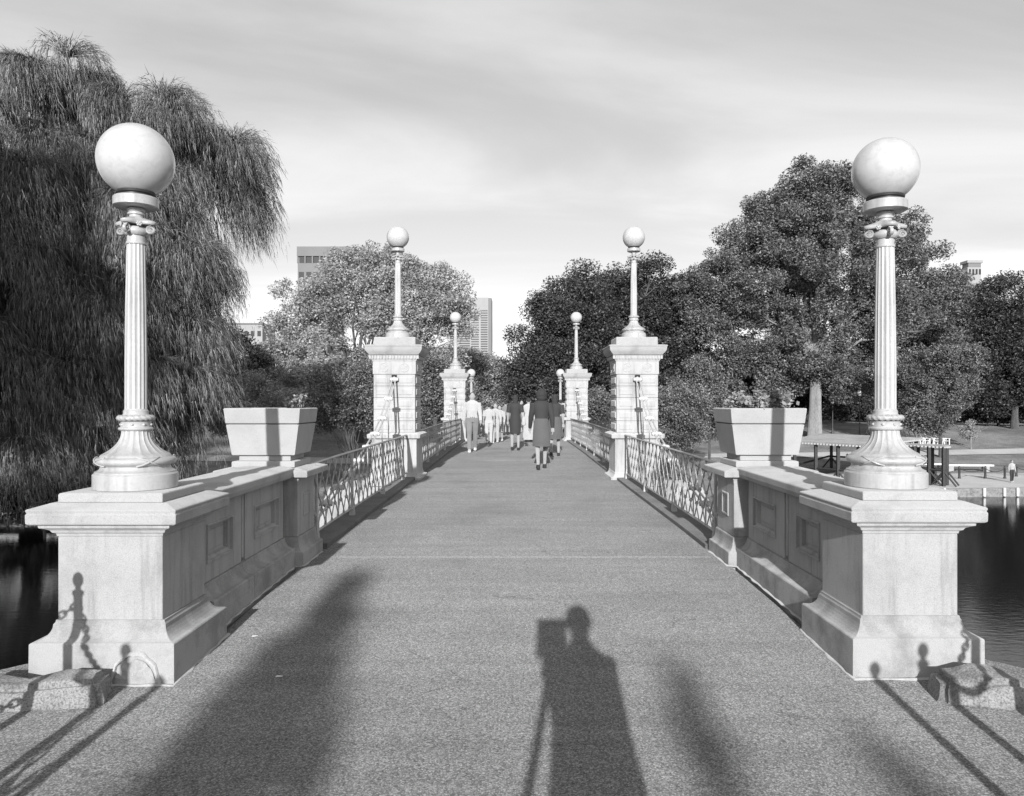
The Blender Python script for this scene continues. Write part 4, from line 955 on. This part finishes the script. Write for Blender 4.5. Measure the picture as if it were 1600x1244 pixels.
    if bag:
        e = bag[1]; wr = Vector(J['wr'+('R' if e > 0 else 'L')])*s
        g_ = MB(); cxb, cyb, czb = e*.27*s, .0, .93*s
        g_.loft([(cxb, cyb, czb-.15*s, .05*s, .12*s), (cxb, cyb, czb-.12*s, .065*s, .15*s), (cxb, cyb, czb+.06*s, .055*s, .13*s), (cxb, cyb, czb+.11*s, .02*s, .10*s)], 14)
        g_.tube([(cxb, cyb-.08*s, czb+.08*s), (e*.20*s, -.03*s, 1.30*s), (e*.165*s, 0, 1.465*s), (e*.20*s, .05*s, 1.30*s), (cxb, cyb+.08*s, czb+.08*s)], .012*s, 6)
        bo = g_.build('shoulder_bag', M[bag[0]], None, smooth=60); bo.matrix_world = Matrix.Translation((x, y, z)) @ Matrix.Rotation(face, 4, 'Z')
        tag(bo, 'bag hanging at the side of the '+bag[2], 'bag', 'bags carried across the bridge')
    return t
PI = math.pi
def walk(px, py, **kw):
    d = 4.0
    while d < 60:
        zz_ = deck(d) if d < 37.4 else max(terr(0, d), -2)
        if Z(py, d) <= zz_: break
        d += .05
    d = min(60, d); return X(px, d), d, zz_+.004
def W(px, py, *a, **k):
    x, y, z = walk(px, py)
    # refine: first distance at which the pixel ray meets the deck
    d = 4.0
    while d < 36.5 and Z(py, d) > deck(d): d += .02
    return person(X(px, d), d, deck(d)+.003, *a, **k)
def at_px(px, py):
    d = 4.0
    while d < 36.5 and (HY-py)/F*d+EYE > deck(d): d += .02
    return X(px, d), d, deck(d)+.003
def Pp(px, py, h, face, label, **k):
    x, y, z = at_px(px, py); return person(x, y, z, h, face, label, **k)
Pp(738, 706, 1.56, PI+.1, 'man in pale shirt and grey trousers walking towards the camera by the second pier', top='light_cloth', legs='grey_cloth', shoe='shoe_white', stride=.24)
Pp(805, 704, 1.50, -.05, 'woman in a dark dress with a pale shoulder bag, centre of the walkway', top='dark_cloth', dress=('dark_cloth', .52, .17), hair='long', sleeve='short', stride=.06, bag=('light_cloth', 1, 'woman in the dark dress at the centre'))
Pp(826, 691, 1.46, -.05, 'person in a long white gown between the two dark dressed women', top='white_cloth', dress=('white_cloth', .10, .24), hair='short', shoe='shoe_dark', stride=.05)
Pp(846, 733, 1.57, .06, 'largest walker, woman with big dark hair, dark jacket and grey skirt seen from behind', top='dark_cloth', dress=('mid_cloth', .50, .20), hair='big', stride=.24)
Pp(867, 713, 1.50, -.1, 'woman in dark top half hidden beside the big haired woman', top='dark_cloth', dress=('mid_cloth', .48, .19), hair='long', stride=.14, sleeve='short', bag=('grey_cloth', -1, 'woman half hidden beside the big haired one'))
Pp(764, 693, 1.27, .1, 'small person in a white top and shorts, left of the white pair', top='white_cloth', legs='light_cloth', shoe='shoe_white', sleeve='short', stride=.08)
Pp(774, 692, 1.28, PI, 'person all in white facing the camera, middle of the distant group', top='white_cloth', legs='white_cloth', shoe='shoe_white', stride=.08)
Pp(781, 690, 1.22, PI-.2, 'person in a white dress at the right of the distant white group', top='white_cloth', dress=('white_cloth', .45, .18), hair='long', shoe='shoe_white', stride=.06)
Pp(752, 683, 1.30, 0, 'dark clothed person just behind the man in the pale shirt', top='mid_cloth', legs='dark_cloth', stride=.1)
Pp(790, 680, 1.36, .0, 'distant grey clothed person right of the white group', top='grey_cloth', legs='dark_cloth', stride=.1)
Pp(815, 676, 1.40, PI, 'distant person in dark clothes behind the white gown', top='dark_cloth', legs='mid_cloth', stride=.1)
Pp(876, 686, 1.42, 0, 'person in light shirt farthest along the water side railing', top='light_cloth', legs='mid_cloth', stride=.1)
g = gpt(1581, 755)
person(g.x, g.y, g.z+.05, 1.45, PI, 'person in white top and dark trousers alone on the quay', top='white_cloth', legs='dark_cloth', shoe='shoe_white', stride=.04, group='people in the park')
g = gpt(1357, 679)
person(g.x, g.y, g.z, 1.6, 1.2, 'pale clothed person on the lawn behind the near water side lamp', top='light_cloth', legs='light_cloth', stride=.2, group='people in the park')
# the photographer beside the tripod
person(.175, -.20, deck(-.2)+.002, 1.70, 0, 'photographer standing at the tripod, whose shadow falls on the walkway', top='dark_cloth', legs='grey_cloth', stride=.02, group='people in the park',
       arms={'L': ((-.12, .08, 1.12), (-.15, .24, 1.22)), 'R': ((.125, .06, 1.12), (.03, .24, 1.22))}, dress=('dark_cloth', .40, .21), coat=True)
t = thing('view_camera', 'large bellows camera on a wooden tripod under the photographer hands', 'camera', (0, -.17, 0), 0)
MB().box(-.09, .09, -.17, -.11, 1.43, 1.64).build('rear_standard', M['wood_dark'], t, bevel=.004)
MB().rings([(-.11, .09, .09), (-.08, .085, .085), (-.05, .078, .078), (-.02, .07, .07), (.01, .065, .065)]).build('bellows', M['black'], t).matrix_local = Matrix.Translation((0, 0, 1.53)) @ Matrix.Rotation(R(-90), 4, 'X')
MB().box(-.075, .075, .012, .035, 1.45, 1.60).build('front_standard', M['wood_dark'], t, bevel=.003)
MB().box(-.05, .05, -.17, .06, 1.40, 1.418).build('bed', M['wood_dark'], t)
MB().lathe([(.03, 0), (.06, .02), (.05, .08), (.025, .09)], 16, 0, -.05, 1.295).build('tripod_head', M['iron'], t)
for a in (90, 205, 335):
    ca_, sa_ = math.cos(R(a)), math.sin(R(a))
    if a == 90: ca_, sa_ = .34, .30
    if a == 205: ca_, sa_ = -.60, -.5
    if a == 335: ca_, sa_ = .60, -.5
    MB().tube([(.02*ca_, -.05+.03*sa_, 1.31), (.28*ca_, -.05+.28*sa_, .65), (.5*ca_, -.05+.5*sa_, -.0)], [.022, .018, .011], 8).build('tripod_leg', M['wood_dark'], t)

# conical tree behind the camera, and two slim leafy casters added for soft shadows
def back_tree(x, y, H, r, dens, label, seed, narrow=False):
    rg = np.random.default_rng(seed); t = thing('shadow_caster' if narrow else 'conical_tree', label, 'tree', (x, y, -.02), 0, 'trees behind the camera')
    n = dens; u = rg.uniform(0, 1, n)**.7; zz_ = H*(1-u*.82)
    rad = (r*(u*.82)/.82 if not narrow else r*np.clip(np.sin(np.clip(u*1.2, 0, 1)*PI*.55+.1), .1, 1)); a = rg.uniform(0, 2*PI, n); q = rad*rg.uniform(0, 1, n)**.4
    C = np.stack([q*np.cos(a)+(0 if narrow else .29*np.clip(H-zz_, 0, 1.1)), q*np.sin(a), zz_], 1)+rg.normal(size=(n, 3))*.05
    o = put('crown', np_mesh('crown', leaves(C, .16, .1, rg, 4), 4, M['leaf_mid']), t); o['kind'] = 'stuff'
    MB().tube([(0, 0, 0), (0, 0, H*.5), (0, 0, H*.95)], [.10 if not narrow else .045, .06 if not narrow else .03, .01], 8).build('trunk', M['bark'], t)
back_tree(-2.19, -14.8, 6.30, 1.95, 4200, 'conical evergreen behind the camera whose tip shades the walkway left of the photographer shadow', 81)
back_tree(-.02, -15.5, 5.85, .17, 1500, 'slim leafy caster added behind the camera to shade right of the photographer shadow', 82, True)
back_tree(.62, -17.5, 6.25, .30, 900, 'sparse slim leafy shadow caster added farthest behind the camera on the right', 83, True)

def big_back_tree(x, y, H, lobes, n, per, size, label, seed):
    rg = np.random.default_rng(seed); t = thing('broad_tree', label, 'tree', (x, y, -.02), 0, 'trees behind the camera')
    ctr, C = cluster_cloud(lobes, n, per, size, rg, .6)
    o = put('crown', np_mesh('crown', leaves(C, .5, .34, rg, 3), 3, M['leaf_mid']), t); o['kind'] = 'stuff'
    limbs(None, H*.3, ctr, 24, .5, rg, M['bark'], t)
big_back_tree(-23, -14, 22, [(0, 0, 18, 6.5, 5, 8.5), (-8, 0, 17, 7, 5, 9), (2, 0, 7, 5, 4, 4), (-8, 0, 6, 7, 4, 4), (-16, 0, 10, 6, 4, 8)], 420, 150, 1.7, 'wide spreading tree behind the camera on the left, shading the willows', 90)
# ------------------------------------------------------------------ park furniture across the lagoon
def park_lamp(px, py, h, label):
    g = gpt(px, py); t = thing('park_lamp', label, 'street lamp', tuple(g), 0, 'acorn lamps in the park')
    MB().lathe([(.16, 0), (.16, .12), (.09, .25), (.06, .6), (.045, h-.9), (.045, h-.75), (.09, h-.72), (.09, h-.66)], 12).build('post', M['iron'], t, smooth=40)
    MB().lathe([(.12, h-.66), (.19, h-.5), (.22, h-.35), (.18, h-.18), (.09, h-.06), (.02, h-.02)], 14).build('acorn_globe', M['glass'], t, smooth=60)
    MB().lathe([(.03, h-.03), (.02, h+.02), (.005, h+.10)], 8).build('finial', M['iron'], t)
park_lamp(1343, 682, 4.9, 'acorn park lamp beside the near water side lamp, right of the elm trunk')
park_lamp(1301, 678, 4.3, 'dim acorn park lamp in the shade just right of the elm trunk')
park_lamp(359, 690, 5.5, 'acorn park lamp in front of the dark tree behind the shaded planter')
park_lamp(1226, 676, 4.2, 'dim acorn park lamp in the shade above the leafy planter')

def canopy(cs, z, label, seed, ridge=.42):
    # cs four ground corners (front-left, front-right, back-right, back-left)
    cen = sum((Vector((a, c, 0)) for a, c in cs), Vector())/4
    t = thing('dock_canopy', label, 'shelter', (cen.x, cen.y, -3.82), 0, 'timber shelters on the boat landing')
    q = [Vector((a-cen.x, c-cen.y, 0)) for a, c in cs]; zt = z+3.82
    vs = [tuple(v+Vector((0, 0, zt))) for v in q]+[tuple(v+Vector((0, 0, zt+.12))) for v in q]+[tuple((q[0]+q[3])/2*.85+Vector((0, 0, zt+ridge))), tuple((q[1]+q[2])/2*.85+Vector((0, 0, zt+ridge)))]
    MB().add(vs, [(3, 2, 1, 0), (0, 1, 5, 4), (1, 2, 6, 5), (2, 3, 7, 6), (3, 0, 4, 7), (4, 5, 9, 8), (6, 7, 8, 9), (5, 6, 9), (7, 4, 8)]).build('roof', M['roof_grey'], t)
    b = MB()
    for i in range(4):
        a, c = q[i], q[(i+1) % 4]; n = int((c-a).length/.22)
        for k in range(n): p = a.lerp(c, (k+.5)/n)*1.015; b.box(p.x-.07, p.x+.07, p.y-.07, p.y+.07, zt-.05, zt+.04)
    b.build('scalloped_trim', M['concrete'], t)['kind'] = 'stuff'
    n = 3
    for i, (a, c) in enumerate(((q[0], q[1]), (q[3], q[2]))):
        for k in range(n+1):
            p = a.lerp(c, .03+.94*k/n)*.96; MB().box(p.x-.09, p.x+.09, p.y-.09, p.y+.09, 0, zt).build('post', M['wood_dark'], t)
            for e in (-1, 1):
                d = (c-a).normalized()*e*.75
                MB().tube([(p.x+d.x, p.y+d.y, .05), (p.x, p.y, .95)], .06, 4).build('brace', M['wood_dark'], t)
    for a, c in ((q[0], q[1]), (q[3], q[2]), (q[0], q[3])):
        MB().tube([tuple(a*.96+Vector((0, 0, 1.0))), tuple(c*.96+Vector((0, 0, 1.0)))], .07, 4).build('rail', M['wood_dark'], t)
canopy([(18.4, 51.5), (21.3, 46.9), (29.4, 55.5), (25.0, 61.5)], -1.22, 'long low timber landing shelter with pale scalloped edge behind the leafy planter', 1)
canopy([(25.2, 50.6), (27.0, 48.2), (27.6, 48.9), (25.9, 51.5)], -1.36, 'small timber landing shelter at the quay edge right of the near lamp', 2, .14)
def bench(px, py, Lg, label, rz=0.0):
    g = gpt(px, py); t = thing('stone_bench', label, 'bench', tuple(g), rz, 'long pale benches on the quay')
    MB().box(-Lg/2, Lg/2, -.25, .25, .42, .55).build('slab', M['white_paint'], t, bevel=.02)
    for a in (-Lg*.36, Lg*.36): MB().box(a-.22, a+.22, -.18, .18, 0, .418).build('block', M['concrete'], t, bevel=.02)
bench(1512, 737, 3.7, 'long pale bench on the quay near the lone person', -.05)
bench(1448, 735, 3.0, 'pale bench partly behind the small landing shelter', -.05)
def bollard(px, py, label, h=.8):
    g = gpt(px, py); t = thing('bollard', label, 'bollard', (g.x, g.y, max(g.z, -3.82)), 0, 'short dark posts with chain along the quay')
    MB().lathe([(.10, 0), (.10, .08), (.075, .1), (.07, h-.1), (.085, h-.08), (.06, h)], 10).build('shaft', M['iron'], t, smooth=40); MB().ell((0, 0, h+.03), (.06, .06, .06), 8, 6).build('cap', M['iron'], t, smooth=60)
    return Vector((g.x, g.y, max(g.z, -3.82)+h-.1))
bp_ = [bollard(px, py, lab) for px, py, lab in ((1499, 749, 'quay bollard in front of the long pale bench'), (1539.5, 749, 'quay bollard left of the lone person'), (1570, 749, 'quay bollard just left of the lone person'),
                                               (1588, 746, 'quay bollard right behind the lone person'), (1462, 750, 'quay bollard behind the small landing shelter'), (1615, 746, 'quay bollard outside the right edge'))]
for a, c, lab in ((4, 0, 'quay chain behind the small shelter'), (0, 1, 'quay chain in front of the long bench'), (1, 2, 'quay chain left of the lone person'), (3, 5, 'quay chain right of the lone person')):
    p, q = bp_[a], bp_[c]; pts = [tuple(p.lerp(q, u/10)-Vector((0, 0, .9*(u/10)*(1-u/10)))) for u in range(11)]
    tag(MB().tube(pts, .025, 5).build('quay_chain', M['iron']), lab, 'chain', 'chains between the quay bollards')
for px, lab in ((1452, 'nearest the shelter'), (1515, 'below the long bench'), (1547, 'left of the lone person'), (1568, 'just left of the lone person'), (1594, 'right of the lone person')):
    xx = X(px, 48.2); yy = shore(xx)-.55
    tag(MB().box(xx-.07, xx+.07, yy-.06, yy+.06, -4.25, -3.74).build('quay_fender', M['white_paint'], bevel=.02), 'short pale upright block on the quay wall, '+lab, 'fender', 'pale fender blocks on the quay wall')
def deck_chair(px, py, rz, tilt, label):
    g = gpt(px, py); t = thing('garden_chair', label, 'chair', tuple(g), rz, 'white garden chairs stood on the slope')
    for k in range(5):
        a = -.26+.13*k; MB().add([(a-.05, .15, .35), (a+.05, .15, .35), (a+.05, .17, .35), (a-.05, .17, .35), (a-.045, .15+tilt, 1.35), (a+.045, .15+tilt, 1.35), (a+.045, .17+tilt, 1.35), (a-.045, .17+tilt, 1.35)],
                                 [(0, 3, 2, 1), (4, 5, 6, 7), (0, 1, 5, 4), (1, 2, 6, 5), (2, 3, 7, 6), (3, 0, 4, 7)]).build('back_slat', M['white_paint'], t)
    MB().box(-.3, .3, -.45, .15, .34, .38).build('seat', M['white_paint'], t)
    for a in (-.33, .33):
        MB().box(a-.07, a+.07, -.5, .3, .58, .61).build('armrest', M['white_paint'], t); MB().box(a-.03, a+.03, -.45, -.37, 0, .58).build('leg', M['white_paint'], t)
        MB().add([(a-.03, .2, 0), (a+.03, .2, 0), (a+.03, .28, 0), (a-.03, .28, 0), (a-.03, .1, .58), (a+.03, .1, .58), (a+.03, .18, .58), (a-.03, .18, .58)], [(0, 3, 2, 1), (4, 5, 6, 7), (0, 1, 5, 4), (1, 2, 6, 5), (2, 3, 7, 6), (3, 0, 4, 7)]).build('leg', M['white_paint'], t)
ordn = ['first', 'second', 'third', 'fourth', 'fifth', 'sixth', 'seventh', 'eighth']
for i in range(8):
    deck_chair(1422+i*7.4, 694+(i % 2), R(75)+(.2 if i > 4 else 0), .45, f'white garden chair on the slope, {ordn[i]} counted from the near lamp')

# ------------------------------------------------------------------ buildings
def bld(name, px0, px1, top, d, depth, wall, label, rz=0, base=-2):
    x0, x1 = X(px0, d), X(px1, d); h = Z(top, d)-base
    t = thing(name, label, 'building', ((x0+x1)/2, d, base), rz, 'city buildings beyond the trees'); return t, (x1-x0)/2, h
t, hw, H = bld('office_tower', 466, 512, 386, 420, 30, 'tower_pale', 'grey office tower with a row of dark top windows above the pale broad tree', R(0))
D2 = 15
MB().box(-hw, hw, -1, 2*D2+10, 0, H-12).build('wall', M['tower_pale'], t)
MB().box(-hw-.4, hw+12, -1.4, 2*D2+10, H-5.2, H).build('parapet', M['tower_pale'], t); MB().box(-hw+.6, hw+11, -.4, 2*D2+9, H-9, H-5.2).build('recess', M['window'], t)
MB().box(-hw, hw+11.6, -1, 2*D2+10, H-12, H-9).build('spandrel', M['tower_pale'], t)
for k in range(5): a = -hw+k*(2*hw)/4; MB().box(a-.35, a+.35, -1.2, -.3, H-9, H-5.2).build('column', M['tower_pale'], t)
for k in range(8): a = 2+k*4.4; MB().box(hw+11.1, hw+11.8, a-.4, a+.4, H-9, H-5.2).build('column', M['tower_pale'], t)
for r_ in range(6):
    for k in range(4):
        a = -hw+(k+.5)*(2*hw)/4; z0 = H-17-r_*5.2
        MB().box(a-1.4, a+1.4, -1.05, -.9, z0, z0+3.2).build('window', M['window'], t)
t, hw, H = bld('banded_tower', 735, 763, 465, 1000, 30, 'tower_white', 'pale tower with fine horizontal window bands above the end of the bridge')
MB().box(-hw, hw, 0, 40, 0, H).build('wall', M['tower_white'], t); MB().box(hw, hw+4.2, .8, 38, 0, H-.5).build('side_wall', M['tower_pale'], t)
MB().box(-hw-28, -hw, 6, 36, 0, H-22).build('wing', M['tower_white'], t)
for k in range(34):
    z0 = H-18-k*3.1
    if z0 < 3: break
    MB().box(hw*.15, hw-1.0, -.25, -.05, z0, z0+1.7).build('window', M['window'], t); MB().box(-hw-27, -hw-1, 5.7, 5.95, z0-8, z0-6.4).build('window', M['window'], t)
    if z0 < H-20: MB().box(-hw+1, -hw*.05, -.25, -.05, z0, z0+1.5).build('window', M['window'], t)
t, hw, H = bld('cornice_building', 1512, 1533, 407, 300, 12, 'tower_white', 'white building top with a stepped cornice at the right above the trees')
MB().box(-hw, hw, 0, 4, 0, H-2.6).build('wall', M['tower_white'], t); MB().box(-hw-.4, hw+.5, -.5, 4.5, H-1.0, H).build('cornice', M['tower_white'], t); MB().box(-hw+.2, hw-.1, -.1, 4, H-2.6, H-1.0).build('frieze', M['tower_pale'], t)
for k in range(4): MB().box(-hw+.5+k*1.3, -hw+1.2+k*1.3, -.15, .05, H-5.5, H-3.4).build('window', M['window'], t)
t, hw, H = bld('low_building', 357, 410, 507, 260, 12, 'tower_pale', 'low pale building roof showing between the willow and the dark tree')
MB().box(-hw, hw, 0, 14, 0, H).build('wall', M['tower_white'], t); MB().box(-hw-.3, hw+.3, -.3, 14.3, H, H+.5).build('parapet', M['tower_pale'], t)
for k in range(5): MB().box(-hw+1+k*2.2, -hw+2.2+k*2.2, -.1, .05, H-4, H-2.2).build('window', M['window'], t)
t, hw, H = bld('low_building', 675, 735, 545, 240, 12, 'tower_pale', 'pale building front behind the globe lamp of the second pier')
MB().box(-hw, hw, 0, 14, 0, H).build('wall', M['tower_white'], t); MB().box(-hw-.3, hw+.3, -.3, 14.3, H, H+.5).build('parapet', M['tower_pale'], t)
for r_ in range(3):
    for k in range(6): MB().box(-hw+.8+k*1.9, -hw+1.9+k*1.9, -.1, .05, H-3.5-r_*3.2, H-1.8-r_*3.2).build('window', M['window'], t)
# paper scraps on the walkway
for px, py, lab, a in ((398, 997, 'small pale paper scrap left of the photographer shadow, higher one', .4), (436, 1060, 'small pale paper scrap left of the photographer shadow, lower one', .1)):
    x_, y_, z_ = at_px(px, py)
    o = MB().add([(-.018, -.006, 0), (.016, -.008, .002), (.019, .006, .0), (-.012, .008, .003), (-.018, -.006, .002), (.016, -.008, .004), (.019, .006, .002), (-.012, .008, .005)],
                 [(0, 3, 2, 1), (4, 5, 6, 7), (0, 1, 5, 4), (1, 2, 6, 5), (2, 3, 7, 6), (3, 0, 4, 7)]).build('paper_scrap', M['white_paint'], loc=(x_, y_, z_+.001))
    o.rotation_euler = (0, 0, a); tag(o, lab, 'litter', 'paper scraps')
